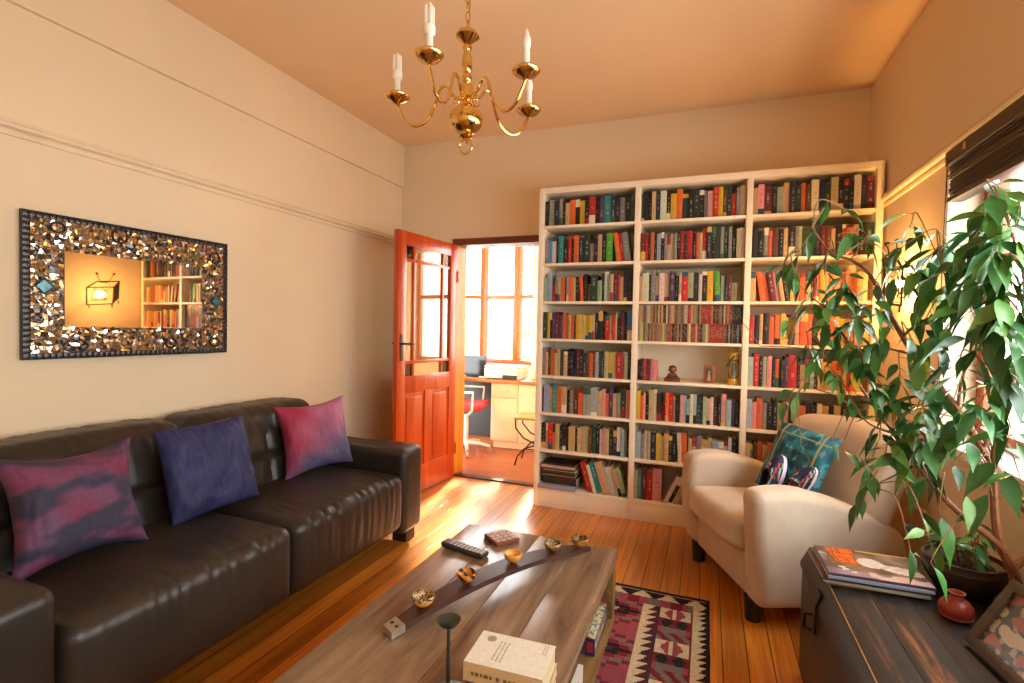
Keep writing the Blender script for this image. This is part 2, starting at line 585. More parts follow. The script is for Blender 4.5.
# ------------------------------------------------------------------ door leaf, hinged on the left jamb and swung into the room
hx, hy = DX0 + .004, YB - .03
t = bpy.data.objects.new('door_1', None); t['kind'] = 'structure'; C.objects.link(t)
_a = math.atan2(3.18 - hy, -2.152 - hx)                        # leaf runs along local +x from the hinge
t.matrix_basis = Matrix.Translation((hx, hy, .008)) @ Matrix.Rotation(_a, 4, 'Z')
DW, DH, DT = .79, 2.025, .04
b = MB(); b.mi = 0
st = .098
b.box(0, st, -DT / 2, DT / 2, 0, DH, .003); b.box(DW - st, DW, -DT / 2, DT / 2, 0, DH, .003)
b.box(st, DW - st, -DT / 2, DT / 2, 0, .21, .003); b.box(st, DW - st, -DT / 2, DT / 2, .80, .93, .003); b.box(st, DW - st, -DT / 2, DT / 2, DH - .105, DH, .003)
b.box(DW / 2 - .045, DW / 2 + .045, -DT / 2, DT / 2, .21, .80, .003)
b.build('leaf_frame', M_redwood, t)
for x0, x1 in ((st, DW / 2 - .045), (DW / 2 + .045, DW - st)):
    b = MB(); b.box(x0, x1, -.009, .009, .21, .80); b.box(x0 + .03, x1 - .03, -.016, .016, .245, .765, .01)
    b.build('panel', M_redwood, t)
b = MB()
gx0, gx1, gz0, gz1 = st, DW - st, .93, DH - .105
for x in (gx0 + .105, gx1 - .105): b.box(x - .013, x + .013, -.014, .014, gz0, gz1, .003)
for z in (gz0 + .105, gz1 - .105): b.box(gx0, gx1, -.0145, .0145, z - .012, z + .012, .003)
b.build('glazing_bars', M_redwood, t)
b = MB()
xs = (gx0, gx0 + .092, gx0 + .118, gx1 - .118, gx1 - .092, gx1); zs = (gz0, gz0 + .093, gz0 + .117, gz1 - .117, gz1 - .093, gz1)
M_dpane = [M_doorglass, pane_mat('blue corner glass', .04, (.12, .16, .34))]
for i in (0, 2, 4):
    for j in (0, 2, 4):
        b.mi = 1 if i != 2 and j != 2 else 0
        b.box(xs[i], xs[i + 1], -.003, .003, zs[j], zs[j + 1])
b.build('glass', M_dpane, t)
b = MB()
b.box(DW - .07, DW - .03, DT / 2, DT / 2 + .004, 1.05, 1.25, .002)
b.box(DW - .07, DW - .03, -DT / 2 - .004, -DT / 2, 1.05, 1.25, .002)
for sgn in (-1, 1):
    b.tube([(DW - .05, sgn * .02, 1.18), (DW - .05, sgn * .065, 1.18), (DW - .07, sgn * .07, 1.18), (DW - .15, sgn * .066, 1.178)], [.009, .008, .009, .007], 8)
b.build('handle', mottled('dark bronze', (.10, .06, .03), .35, .8), t)
for z in (.25, 1.75):
    b = MB(); b.tube([(-.006, .026, z - .05), (-.006, .026, z + .05)], .007, 8); b.build('hinge', M_brass, t)

# ------------------------------------------------------------------ sofa
t = thing('sofa', 'dark brown leather two-seat sofa with wide square arms along the cream wall', 'sofa', (-2.1, 1.7, 0))
SX0, SX1 = -2.60, -1.64


def wr(p, q, s): return noise.noise(Vector((p * s, q * s * .3, s)))


b = MB(); b.box(-2.56, -1.74, .80, 2.60, .075, .2, .01); b.build('base_frame', M_leather, t, world=True)
for y0, y1 in ((.622, .85), (2.552, 2.768)):
    cy = (y0 + y1) / 2

    def fa(p):
        q = p.copy()
        if p.z > .1: q.z += .006 * noise.noise(Vector((p.x * 5, p.y * 5, 2)))
        q.x += .004 * noise.noise(Vector((p.z * 6, p.y * 6, 5)))
        return q
    b = MB(); b.rbox(((SX0 + SX1) / 2, cy, .33), (SX1 - SX0, y1 - y0, .515), .045, 4, (14, 5, 8), fa)
    b.build('arm', M_leather, t, world=True)
for k, (y0, y1) in enumerate(((.853, 1.700), (1.706, 2.549))):
    cy = (y0 + y1) / 2; hy2 = (y1 - y0) / 2

    def fs(p):
        q = p.copy()
        u = p.y / hy2
        if p.z > 0:
            q.z += .022 * (1 - u ** 4) * max(0, 1 - (p.x / .36) ** 4)
            q.z -= .02 * (1 if p.x < 0 else 0) * (p.x / .34) ** 2
        w = max(0, min(1, (p.x + .12) / .35)) * (1 if p.z > -.05 else max(0, 1 + (p.z + .05) / .12))
        rr = noise.noise(Vector((p.y * 26 + p.x * 4 + k * 9, p.x * 2.2, p.z * 2))) + .5 * noise.noise(Vector((p.y * 55, p.x * 5, k)))
        q += Vector((.7, 0, 1)).normalized() * (-abs(rr)) * .017 * w * (1 - abs(u) ** 6)
        if p.x > .2: q.x += .018 * (1 - u ** 6) * max(0, 1 - ((p.z - .03) / .19) ** 2)
        return q
    b = MB(); b.rbox((-1.985, cy, .285), (.69, y1 - y0, .325), .05, 4, (22, 60, 8), fs)
    b.build('seat_cushion', M_leather, t, world=True, angle=60)
    b = MB()

    def fbk(p):
        q = p.copy()
        u = p.y / hy2
        if p.x > 0:
            q.x += .03 * (1 - u ** 4) * (1 - min(1, abs(p.z + .02) / .3) ** 3)
            for zc in (.015,): q.x -= .022 * math.exp(-((p.z - zc) / .016) ** 2)
            for yc in (0.0,): q.x -= .016 * math.exp(-((p.y - yc) / .014) ** 2) * (1 if p.z < .13 else .3)
            rr = noise.noise(Vector((p.y * 18 + k * 5, p.z * 5, 3)))
            q.x -= .012 * abs(rr)
        if p.z > .2: q.z += .012 * (1 - u ** 4) - .010 * abs(noise.noise(Vector((p.y * 16, p.x * 6, k + 4))))
        q.x -= (p.z + .25) * .22
        return q
    b.rbox((-2.33, cy, .58), (.27, y1 - y0, .54), .075, 5, (6, 44, 30), fbk)
    b.build('back_cushion', M_leather, t, world=True, angle=60)
b = MB(); b.rbox((-2.545, 1.70, .42), (.09, 1.72, .66), .03, 2, (3, 10, 6), lambda p: p + Vector((-.0, 0, 0))); b.build('back_frame', M_leather, t, world=True)
for x, y in ((-1.73, 2.69), (-1.73, .70), (-2.5, 2.69), (-2.5, .70)):
    b = MB(); b.box(x - .05, x + .05, y - .05, y + .05, 0, .078, .006); b.build('leg', M_dark, t, world=True)


# ------------------------------------------------------------------ cushions
def cushion_mesh(w, h, T, colf, n=60, seed=0, pinch=.1, wrink=.01):
    b = MB()
    for sgn in (1, -1):
        vs = []; fs = []; cs = []
        for i in range(n + 1):
            for j in range(n + 1):
                u, v = -1 + 2 * i / n, -1 + 2 * j / n
                x = w / 2 * u * (1 - pinch * (1 - v * v) * abs(u) ** 2)
                y = h / 2 * v * (1 - pinch * (1 - u * u) * abs(v) ** 2)
                z = T / 2 * max(0, 1 - abs(u) ** 3.2) ** .62 * max(0, 1 - abs(v) ** 3.2) ** .62
                z += wrink * noise.noise(Vector((u * 2.6, v * 2.6, seed + sgn))) * min(1, z * 30)
                z += wrink * .7 * abs(noise.noise(Vector((u * 6, v * 2.5, seed + 7 + sgn)))) * min(1, z * 30)
                vs.append((x, y, sgn * (z + .002)))
        for i in range(n):
            for j in range(n):
                a = i * (n + 1) + j
                fs.append((a, a + n + 1, a + n + 2, a + 1)); cs.append(colf((i + .5) / n, (j + .5) / n))
        b.add(vs, fs, cs)
    m = n + 1
    e = [i * m for i in range(m)] + [n * m + j for j in range(1, m)] + [i * m + n for i in range(n - 1, -1, -1)] + [j for j in range(n - 1, 0, -1)]
    o = m * m
    b.add([], []); b.f += [[e[i], e[(i + 1) % len(e)], o + e[(i + 1) % len(e)], o + e[i]] for i in range(len(e))]
    for i in range(len(e)): b.c.append(colf(.02, .02)); b.m.append(0); b.sm.append(True)
    return b


def pose(o, c, N, up, roll=0):
    N = Vector(N).normalized(); V = Vector(up); V = (V - N * V.dot(N)).normalized(); U = V.cross(N)
    R = Matrix((U, V, N)).transposed().to_4x4()
    o.matrix_basis = Matrix.Translation(c) @ R @ Matrix.Rotation(roll, 4, 'Z')


def nz(u, v, s, a, b_=1.0): return noise.noise(Vector((u * a, v * b_ * a, s)))


def lerp(a, b_, t):
    t = max(0, min(1, t)); return tuple(x + (y - x) * t for x, y in zip(a, b_))


M_silk = attr_mat('crushed silk cloth', .6, .2, 90, .15, spec=.22)
cw, cm, cp, cb = lin('4a4763'), lin('7c2c46'), lin('9c4460'), lin('383548')


def dye1(u, v):
    f = nz(u + .3 * v, v, 3, 2.2, 2.6) + .35 * nz(u, v, 8, 7, 2) + .5 * (v - .45)
    return lerp(cb, lerp(cm, lin('6a4a68'), nz(u, v, 4, 3) + .5), f * 2.2 + .45)


def dye2(u, v):
    f = 1.5 * (v + .55 * (1 - u)) - .75 + .5 * nz(u, v, 5, 3)
    g = lerp(lin('a3344f'), lin('b4718f'), u * 1.2 - .1 + .5 * nz(u, v, 2, 4))
    return lerp(lin('595573'), g, f * 1.3 + .1)


def indigo(u, v):
    f = nz(u, v, 1, 30, .25) * .5 + nz(u, v, 6, 4) * .5
    return lerp(lin('25274a'), lin('3b3e68'), f + .5)


CUSH = [('purple and crimson dyed silk cushion at the near end of the sofa', dye1, (-2.085, 1.125, .662), (1, -.02, .33), (0, 0, 1), .43, .42, -0.02, .15),
        ('plain indigo blue crinkled cushion in the middle of the sofa', indigo, (-2.11, 1.668, .662), (1, -.06, .28), (0, 0, 1), .42, .41, 0.03, .13),
        ('rose pink and grey dyed silk cushion against the far arm of the sofa', dye2, (-2.12, 2.352, .668), (1, -.32, .22), (0, 0, 1), .44, .42, 0.06, .15)]
for i, (lb, cf, c, N, up, w, h, rl, T) in enumerate(CUSH):
    o = cushion_mesh(w, h, T, cf, seed=i * 3.3, pinch=(.2, .05, .15)[i], wrink=.016 if i == 1 else .012).build('cushion', M_silk, None, angle=80)
    pose(o, c, N, up, rl)
    tag(o, lb, 'cushion', 'cushions on the sofa')

# ------------------------------------------------------------------ mosaic mirror on the left wall
MY0, MY1, MZ0, MZ1 = 1.224, 2.143, 1.148, 1.768
mw, mh = MY1 - MY0, MZ1 - MZ0
t = thing('mosaic_mirror', 'rectangular mirror in a glittering mosaic border hanging over the sofa', 'mirror')
TILT = math.radians(-2.3)
t.matrix_basis = Matrix.Translation((XL + .006, MY0, MZ0)) @ Matrix.Rotation(TILT, 4, 'Z') @ Matrix(((0, 0, 1, 0), (1, 0, 0, 0), (0, 1, 0, 0), (0, 0, 0, 1)))
b = MB(); b.box(0, mw, 0, mh, 0, .018); b.build('backing_board', M_dark, t)
IX0, IX1, IY0, IY1 = 1.368 - MY0, 1.992 - MY0, 1.285 - MZ0, 1.615 - MZ0
b = MB(); b.smooth = False; b.box(IX0, IX1, IY0, IY1, .018, .0215); b.build('mirror_glass', M_mirror, t)
M_edge = mottled('dark glazed edge tile', (.012, .012, .016), .25, scale=20, amt=.5, bump=0)
b = MB(); e = .026; k = 0.0; n = 40
for i in range(n):
    x0, x1 = mw * i / n + .001, mw * (i + 1) / n - .001
    for y0 in (0, mh - e): b.box(x0, x1, y0, y0 + e, .018, .025, .002)
n = 24
for i in range(n):
    y0, y1 = e + (mh - 2 * e) * i / n + .001, e + (mh - 2 * e) * (i + 1) / n - .001
    for x0 in (0, mw - e): b.box(x0, x0 + e, y0, y1, .018, .025, .002)
b.build('edge_tiles', M_edge, t)
rnd = random.Random(5)
M_shard = [M_mirror, mottled('tan glass tile', (.42, .27, .13), .15, .55, 30, .3, 0), mottled('dark glass tile', (.05, .05, .06), .12, .3, 30, .3, 0), mottled('grey mirror tile', (.5, .47, .4), .1, .9, 30, .3, 0)]
b = MB(); b.smooth = False
NX, NY = 62, 40
P = {}
for i in range(NX + 1):
    for j in range(NY + 1):
        x, y = e + (mw - 2 * e) * i / NX, e + (mh - 2 * e) * j / NY
        d = .0062
        P[i, j] = (x + rnd.uniform(-d, d) * (0 < i < NX), y + rnd.uniform(-d, d) * (0 < j < NY))
for i in range(NX):
    for j in range(NY):
        q = [P[i, j], P[i + 1, j], P[i + 1, j + 1], P[i, j + 1]]
        cx, cy = sum(p[0] for p in q) / 4, sum(p[1] for p in q) / 4
        if IX0 - .003 < cx < IX1 + .003 and IY0 - .003 < cy < IY1 + .003: continue
        polys = [q] if rnd.random() < .55 else ([[q[0], q[1], q[2]], [q[0], q[2], q[3]]] if rnd.random() < .5 else [[q[0], q[1], q[3]], [q[1], q[2], q[3]]])
        for pl in polys:
            cx, cy = sum(p[0] for p in pl) / len(pl), sum(p[1] for p in pl) / len(pl)
            tx, ty = rnd.gauss(0, .10), rnd.gauss(0, .10)
            b.mi = rnd.choices((0, 1, 2, 3), (.20, .38, .18, .24))[0]
            b.add([(cx + (p[0] - cx) * .87, cy + (p[1] - cy) * .87, .0215 + (p[0] - cx) * tx + (p[1] - cy) * ty) for p in pl], [tuple(range(len(pl)))])
b.build('mosaic_border', M_shard, t, angle=1)
for cx, cy, rx, ry in ((.12, .565, .025, .021), (.36, .57, .032, .034), (.185, .055, .045, .026), (.60, .06, .028, .024), (.84, .53, .028, .028), (.84, .06, .028, .025)):
    b = MB(); b.tube([(cx + rx * math.cos(q * PI / 12), cy + ry * math.sin(q * PI / 12), .025) for q in range(24)], .004, 6, closed=True)
    b.build('bead_ring', M_edge, t)
for cx, cy in ((.072, .31), (.853, .29)):
    b = MB(); s = .034
    b.tube([(cx - s, cy, .025), (cx, cy + s, .025), (cx + s, cy, .025), (cx, cy - s, .025)], .0045, 6, closed=True)
    b.add([(cx - s * .8, cy, .025), (cx, cy + s * .8, .025), (cx + s * .8, cy, .025), (cx, cy - s * .8, .025)], [(0, 1, 2, 3)])
    b.build('diamond_tile', mottled('turquoise glass tile', (.07, .2, .24), .15, .4, 60, .4, 0), t)

# ------------------------------------------------------------------ glowing television-outline lamp on the right wall
LY, LZ = 3.19, 1.59
t = thing('wall_lamp', 'black cut-out lamp shaped like an old television, glowing on the wall behind the plant', 'lamp', (XR, LY, LZ))
M_black = mottled('matt black steel', (.01, .01, .01), .5)
# local: x = out of the wall (negative world x), built directly in world coordinates
b = MB(); X = XR - .075


def bar(p, q, w=.018):
    p = (p[0] * 1.12, p[1] * 1.12); q = (q[0] * 1.12, q[1] * 1.12)
    b.beam((X, LY - p[0], LZ + p[1]), (X, LY - q[0], LZ + q[1]), w * .72, .006, (1, 0, 0))


# seen from the room +p is to the left
F = [(-.135, -.105), (.075, -.085), (.085, .075), (-.135, .055)]
F = [(-p, q) for p, q in F]
TP = [(.135, .055), (.055, .115), (-.135, .135), (-.085, .075)]
for i in range(4): bar(F[i], F[(i + 1) % 4])
for i in range(4): bar(TP[i], TP[(i + 1) % 4])
b.prism([(LY + .095, LZ + .084), (LY + .151, LZ + .151), (LY + .143, LZ - .034), (LY + .084, LZ - .095)], X - .003, X + .003, 'x')
for p, q in (((.12, -.1), (.115, -.135)), ((-.07, -.085), (-.068, -.125)), ((-.12, -.05), (-.125, -.085))): bar(p, q, .012)
sc = [(.10, -.055), (.095, .005), (.075, .025), (-.02, .03), (-.035, .02), (-.035, -.04), (-.02, -.055), (.075, -.075)]
sc = [(p, q + .006) for p, q in sc]
for i in range(8): bar(sc[i], sc[(i + 1) % 8], .008)
bar((.03, .115), (.055, .19), .008); bar((-.04, .118), (-.085, .20), .008)
b.prism([(LY - .03, LZ + .118), (LY - .02, LZ + .14), (LY + .03, LZ + .146), (LY + .04, LZ + .125)], X - .004, X + .004, 'x')
for p, q in ((.055, .19), (-.085, .20)): b.ball((X, LY - p * 1.12, LZ + q * 1.12), .013, 10, 6)
b.build('television_outline', M_black, t, world=True)
b = MB(); b.box(XR - .012, XR - .001, LY - .05, LY + .05, LZ - .05, LZ + .05, .004); b.tube([(XR - .01, LY, LZ), (XR - .03, LY, LZ)], .014, 10)
for y in (-.1, .1): b.tube([(XR - .002, LY + y, LZ - .075 if y < 0 else LZ - .09), (X, LY + y, LZ - .075 if y < 0 else LZ - .09)], .003, 6)
b.build('wall_bracket', M_black, t, world=True)
b = MB(); b.ball((XR - .045, LY - .02, LZ), .02, 12, 8); b.build('bulb', emit('warm bulb', (1, .50, .15), 2300), t, world=True)

# ------------------------------------------------------------------ window blind, drawn up
t = thing('window_blind', 'dark brown slatted blind drawn up under the top of the bright window', 'blind', (XR + .05, 1.15, 2.0))
M_blind = wood('dark stained blind slat', lin('1c0f0b'), lin('3a2119'), 'y', 6, .4, 14)
b = MB(); b.box(XR - .028, XR + .04, WY0 - .02, WY1 - .03, 2.055, 2.115, .006); b.build('headrail', M_blind, t, world=True)
b = MB(); rnd = random.Random(3)
for k in range(11):
    z = 2.047 - k * .0115; dx = rnd.uniform(-.004, .004); dy = rnd.uniform(-.008, .008)
    b.box(XR - .02 + dx, XR + .035 + dx, WY0 + .0, WY1 - .05 + dy, z - .0085, z, .003)
b.build('slats', M_blind, t, world=True)
b = MB(); b.box(XR - .022, XR + .037, WY0, WY1 - .045, 1.897, 1.918, .005); b.build('bottom_rail', M_blind, t, world=True)
for y in (2.55, 1.7, .6):
    b = MB(); b.box(XR - .032, XR - .027, y - .012, y + .012, 2.07, 2.1, .002); b.build('bracket', M_brass, t, world=True)
b = MB(); b.tube([(XR - .03, 2.70, 2.07), (XR - .034, 2.70, 1.6), (XR - .03, 2.70, 1.1)], .0025, 6); b.tube([(XR - .03, 2.70, 1.1), (XR - .03, 2.70, 1.06)], [.004, .007], 8)
b.build('pull_cord', M_blind, t, world=True)

# ------------------------------------------------------------------ chandelier
CX, CY = -.842, 1.68
t = thing('chandelier', 'five-arm polished brass chandelier hanging on a chain from the ceiling', 'chandelier', (CX, CY, ZC))
b = MB()
z = 2.40; i = 0
while z < ZC - .05:
    pts = []
    for q in range(12):
        a = 2 * PI * q / 12
        u, v = .0085 * math.cos(a), .019 * math.sin(a)
        pts.append((CX + (u if i % 2 else 0), CY + (0 if i % 2 else u), z + .016 + v))
    b.tube(pts, .0022, 6, closed=True); z += .031; i += 1
b.tube([(CX + .006, CY, 2.40), (CX + .009, CY + .004, 2.7), (CX, CY, ZC - .03)], .002, 6)
b.build('chain', M_brass, t, world=True)
b = MB(); b.lathe([(0, -.06), (.012, -.058), (.03, -.03), (.055, -.012), (.058, 0)], 24, (CX, CY, ZC)); b.build('ceiling_rose', M_brass, t, world=True)
b = MB()
b.lathe([(0, 2.405), (.008, 2.405), (.012, 2.395), (.036, 2.388), (.042, 2.378), (.043, 2.372), (.030, 2.362), (.018, 2.352), (.012, 2.347), (.016, 2.338), (.016, 2.330),
         (.012, 2.322), (.0155, 2.305), (.0185, 2.285), (.020, 2.265), (.018, 2.250), (.012, 2.242), (.018, 2.232), (.020, 2.222), (.016, 2.212), (.011, 2.206), (.022, 2.198), (.024, 2.190),
         (.024, 2.160), (.028, 2.152), (.020, 2.146), (.014, 2.140), (.022, 2.134), (.022, 2.128), (.014, 2.122)], 28, (CX, CY, 0))
b.build('stem', M_brass, t, world=True)
b = MB(); b.lathe([(.012, 2.124)] + [(.062 * math.sin(a), 2.075 + .052 * math.cos(a)) for a in [PI * (i + 1) / 17 for i in range(1, 15)]] + [(.022, 2.020), (.026, 2.014), (.014, 2.008), (.006, 2.002), (0, 2.0)], 32, (CX, CY, 0))
b.build('ball', M_brass, t, world=True)
b = MB(); b.tube([(CX + .026 * math.cos(q * PI / 10), CY - .003, 1.978 + .026 * math.sin(q * PI / 10)) for q in range(20)], .0042, 8, closed=True); b.build('ring', M_brass, t, world=True)
M_candle = mottled('cream candle sleeve', (.85, .76, .6), .5, scale=12, amt=.05)
M_bulbw = mottled('white lamp glass', (.9, .84, .72), .2, scale=12, amt=.03, bump=0)
RV, FV = Vector((.933, .359, 0)).normalized(), Vector((-.359, .933, 0)).normalized()
for i in range(5):
    a = math.radians((170, 249, 322, 31, 94)[i])
    d = RV * math.cos(a) + FV * math.sin(a)
    o3 = Vector((CX, CY, 0))

    def q(r, z): return o3 + d * r + Vector((0, 0, z))
    R = .268
    arm = thing_part = None
    b = MB()
    ctrl = [(.022, 2.150), (.05, 2.165), (.072, 2.195), (.090, 2.200), (.105, 2.180), (.125, 2.120), (.152, 2.078), (.190, 2.062), (.228, 2.078), (.252, 2.115), (R, 2.147)]
    pts = []
    for k in range(len(ctrl) - 1):
        p0, p1, p2, p3 = ctrl[max(k - 1, 0)], ctrl[k], ctrl[k + 1], ctrl[min(k + 2, len(ctrl) - 1)]
        for s_ in range(5):
            s = s_ / 5
            pts.append(q(*[.5 * (2 * p1[m] + (p2[m] - p0[m]) * s + (2 * p0[m] - 5 * p1[m] + 4 * p2[m] - p3[m]) * s * s + (3 * p1[m] - p0[m] - 3 * p2[m] + p3[m]) * s ** 3) for m in (0, 1)]))
    pts.append(q(*ctrl[-1]))
    b.tube(pts, .0055, 8)
    # small scroll under the root of the arm
    b.tube([q(.03 + .018 * s / 14 + .016 * (1 - s / 20) * math.cos(s * .55), 2.150 - .012 * s / 14 + .016 * (1 - s / 20) * math.sin(s * .55)) for s in range(15)], [.004 - .00015 * s for s in range(15)], 6)
    arm = b.build('arm', M_brass, t, world=True)
    am = Matrix.Translation(q(R, -.008))
    b = MB(); b.M = am
    b.lathe([(0, 2.150), (.008, 2.150), (.014, 2.158), (.034, 2.166), (.047, 2.178), (.048, 2.182), (.040, 2.178), (.022, 2.172), (.020, 2.176), (.026, 2.190), (.027, 2.196), (.016, 2.192), (.012, 2.190)], 24)
    b.build('drip_pan', M_brass, t, world=True)
    b = MB(); b.M = am; b.lathe([(.0125, 2.19), (.0125, 2.242), (.010, 2.244), (0, 2.244)], 16); b.build('candle_sleeve', M_candle, t, world=True)
    b = MB(); b.M = am
    if i in (0, 1, 4):
        b.lathe([(.013, 2.242), (.019, 2.247), (.020, 2.268), (.015, 2.275), (0, 2.276)], 16)
        for dx, dy in ((-.009, -.008), (.009, -.008), (-.009, .008), (.009, .008)):
            b.tube([(dx, dy, 2.272), (dx, dy, 2.326), (dx * .6, dy, 2.334)], .0052, 8)
    else:
        b.lathe([(.010, 2.242), (.011, 2.249), (.015, 2.264), (.0155, 2.276), (.012, 2.292), (.006, 2.308), (.002, 2.318), (0, 2.32)], 16)
    b.build('bulb', M_bulbw, t, world=True)

# ------------------------------------------------------------------ bookcase
BY0, BY1 = 3.584, 3.975
BX = [(-1.145, -.489), (-.451, .212), (.249, .910)]
SZ = [2.076, 1.802, 1.524, 1.25, .977, .702, .427, .142]
t = thing('bookcase', 'tall cream bookcase of three bays filling the wall beside the doorway', 'bookcase', (-.117, 3.78, 0))
b = MB(); b.box(-1.182, -1.145, BY0, BY1, 0, 2.352, .003); b.build('side_panel', M_shelf, t, world=True)
b = MB(); b.box(.910, .947, BY0, BY1, 0, 2.352, .003); b.build('side_panel', M_shelf, t, world=True)
for x0, x1 in ((-.489, -.451), (.212, .249)):
    b = MB(); b.box(x0, x1, BY0, BY1 - .012, .02, 2.311, .003); b.build('divider', M_shelf, t, world=True)
b = MB(); b.box(-1.145, .910, BY0, BY1 - .012, 2.311, 2.352, .003); b.build('top_board', M_shelf, t, world=True)
b = MB(); b.box(-1.145, .910, BY1 - .012, BY1, .02, 2.311); b.build('back_panel', M_shelf, t, world=True)
b = MB(); b.box(-1.145, .910, BY0 + .004, BY0 + .024, 0, .122, .003); b.build('plinth', M_shelf, t, world=True)
for k, (x0, x1) in enumerate(BX):
    for z in SZ:
        b = MB(); b.box(x0, x1, BY0 + .002, BY1 - .012, z - .019, z, .002); b.build('shelf', M_shelf, t, world=True)

# ------------------------------------------------------------------ books
PAL = {'k': ('black', '1d1a18'), 'n': ('navy blue', '1f2738'), 'g': ('dark green', '25392c'), 'G': ('bright green', '4f9a2c'), 't': ('teal', '2f7f86'), 'b': ('blue', '3f86b8'),
       'r': ('red', 'b3261f'), 'o': ('orange', 'd2602a'), 'p': ('pink', 'cf8a86'), 'w': ('white', 'cdc2ac'), 'c': ('cream', 'bb9d70'), 'y': ('yellow', 'cf9f2c'),
       'm': ('maroon', '5e2026'), 'v': ('purple', '4a3550'), 's': ('grey', '7f7b72'), 'B': ('brown', '5a3a22'), 'l': ('pale blue', '93a4ac'), 'e': ('sage green', '98a37c')}
# one entry a book: colour, width on the shelf (mm), then optional height (mm)
ROWS = {
    (0, 0): (.95, 'k25 e45:195 n35 s25 k20 c30:165 o42 k35 y38:175 k30 r45:195 k32 v30 t48:200 g35 n30 s40 k35 g30'),
    (0, 1): (.95, 's30 b25 w35:200 k20 t40:200 k35 r25 k20 o38:200 n35 g50:200 s35 k25 c30 k35 G45:205 o35:205L r25:200L s45:205L'),
    (0, 2): (.95, 'e25 l45:205 r35:130 c25 e25 o40 k15 l20 o40:185 c25 k30 o30:185l k30 c35:130 g60:190 e40:150 k20 w35:210 s20 c25:190 m40:180 r20 c30:175 n30:222 k50:225'),
    (0, 3): (.95, 'g35 y25:190 k20 v30 m30 v35 o30:195 o25 c20 o30 k15 y50:180 c30:175 y30:170 y35:175 c20 k30 k40:205 k20 r40:175 w20 r25:180 c15 k30:210 m30 k25 b40:215'),
    (0, 4): (.95, 's30:205 c20 B25 o35:190 c25 c25 g30 c35:180 k25 k28 n30 m25:195 k30 g30 B25 o30 B20 l30:185 g20 n25 c35:190 y35:185 c30:190 r50:185 p20 e30:190 k25'),
    (0, 5): (.95, 'v15 l40:205 c30 t35:205 o38:195 c40:195 k25 s25 B40:180 o38:190 e58:200 l48:205 c30:180 p30:195 o25 v30:205 c30 s25 g38:205 p32:200'),
    (0, 6): (.97, 'k40:190 p25 r38 o20 c35:190 k25 k28 k25 c25 c25 k20 c32 c28 c32 B25 g34 k30 w25 p25 c25 k32 n30 w32:205 l25 s20 k18'),
    (1, 0): (.88, 'g20 k30 k25 c32 n32 w45:200 k30 y42 o42:205 g45 k35 g40 k35 s22 p38 r38:200 y30:200 B25 g35:205 r30:150 s25 c38:200'),
    (1, 1): (.88, 'm45 r25 k20 o30 k25 l35 k30 s25 c30:150 c30 s25 k30 r35 k20 r50:195 k30 o25 c25 r35:205 n40:215 k35:215 g38:215 s28:210 g36:215 s30:210 k36 c25:195 w40:200'),
    (1, 2): (.88, 'c20 w50:195 k15 s35:215 c25 w38:195 c40:195 v35:205 k30 c20 r45:198 e40:195 g35:195 w25:180 k35:200 y42:200 G40:200l e25:170 k20:170 m25:165 c42:125'),
    (1, 4): (.88, 'm20:140 k22:150 r25:150 m28:150 p45:145'),
    (1, 5): (.88, 'y35:200 o25 p20:190 k30 c40:212 w30:215 k40 r35:120 o30:200 r38:195 s20 k38 p28:190 l25 l30 w30:200 l25 g38:180 k15 e32:185 p30 w25 m38:195 k25:190 p40:212 l42 v28 k35'),
    (1, 6): (.90, 'l38 s28 w20 c25 n42 y34 c25 c32 k25 k32 w28:205l o42:200l c25 c32 s34 w42 c30 l46 s34 l30 w25 k28:205'),
    (1, 7): (.95, 'c20 t30:205 m38:215 r38:205 p62:225 . w28:200R k25:200R c32:200R s25:195R w28:200R c28:200R s25:200R'),
    (2, 0): (.86, 'c30 p40 m45 k35 e42 c35 n40 g30 o30 B30 w45:200 n35 g35 c42:205 k30 n35 k25 w40:210 n35 m40'),
    (2, 1): (.86, 'k35 k40 s30 o25 B35 k30 c30 k40 s20 e25 B35 k40 n30 m30 B30 c25 k35 r25 o40:170 c30 k35 g42:195'),
    (2, 2): (.86, 'c34 o32:190L o32:190L m40:205L p25:190L c25:190L k30:195L c25:190 o36 o36 c30 k20 r32 y30 c25 o30 c36 o32 c30 o36 c30 c30'),
    (2, 3): (.86, 'r30 k30 c20 k40 o30 o32 y30 c20 k34 c30 o44 o25 k30 c25 k25 o38 c25 y32 c34 c30 o36 c30'),
    (2, 4): (.86, 'l40 r36:210 k28 e28 p34 k25 o30:180 k34 v25 r58:210 k20 c30 s32 l28 k25 c30 y30 c25 o34 y30 c34 r25 o34 c40 B30'),
    (2, 5): (.86, 'l30 p25 o34:200 s28 k30 k25 c30 p34 k25 c25 o38 k25 k34 s28 r34 k25 c34 k38 m30 B30 c30'),
    (2, 6): (.86, 'c30 s25 B25 o30 c34 o34 B30 r25 c30 o30 c34 B30 o30 c30'),
    (0, 7): (.95, '>300 r42:215L w24:205L t44:225L c56:232L w30:200L w28:205L c24:200L e32:205L w36:200L b66:232L'),
}
ORD = ['first', 'second', 'third', 'fourth', 'fifth', 'sixth', 'seventh', 'eighth', 'ninth', '10th'] + ['%dth' % k for k in range(11, 21)] + ['21st', '22nd', '23rd'] + ['%dth' % k for k in range(24, 31)] + ['31st', '32nd', '33rd'] + ['%dth' % k for k in range(34, 41)] + ['41st', '42nd', '43rd'] + ['%dth' % k for k in range(44, 51)] + ['51st', '52nd', '53rd'] + ['%dth' % k for k in range(54, 61)] + ['61st', '62nd', '63rd', '64th']
BAY = ['left', 'middle', 'right']
SHELF = ['top shelf', 'second shelf down', 'third shelf down', 'fourth shelf down', 'fifth shelf down', 'sixth shelf down', 'seventh shelf down', 'bottom shelf']


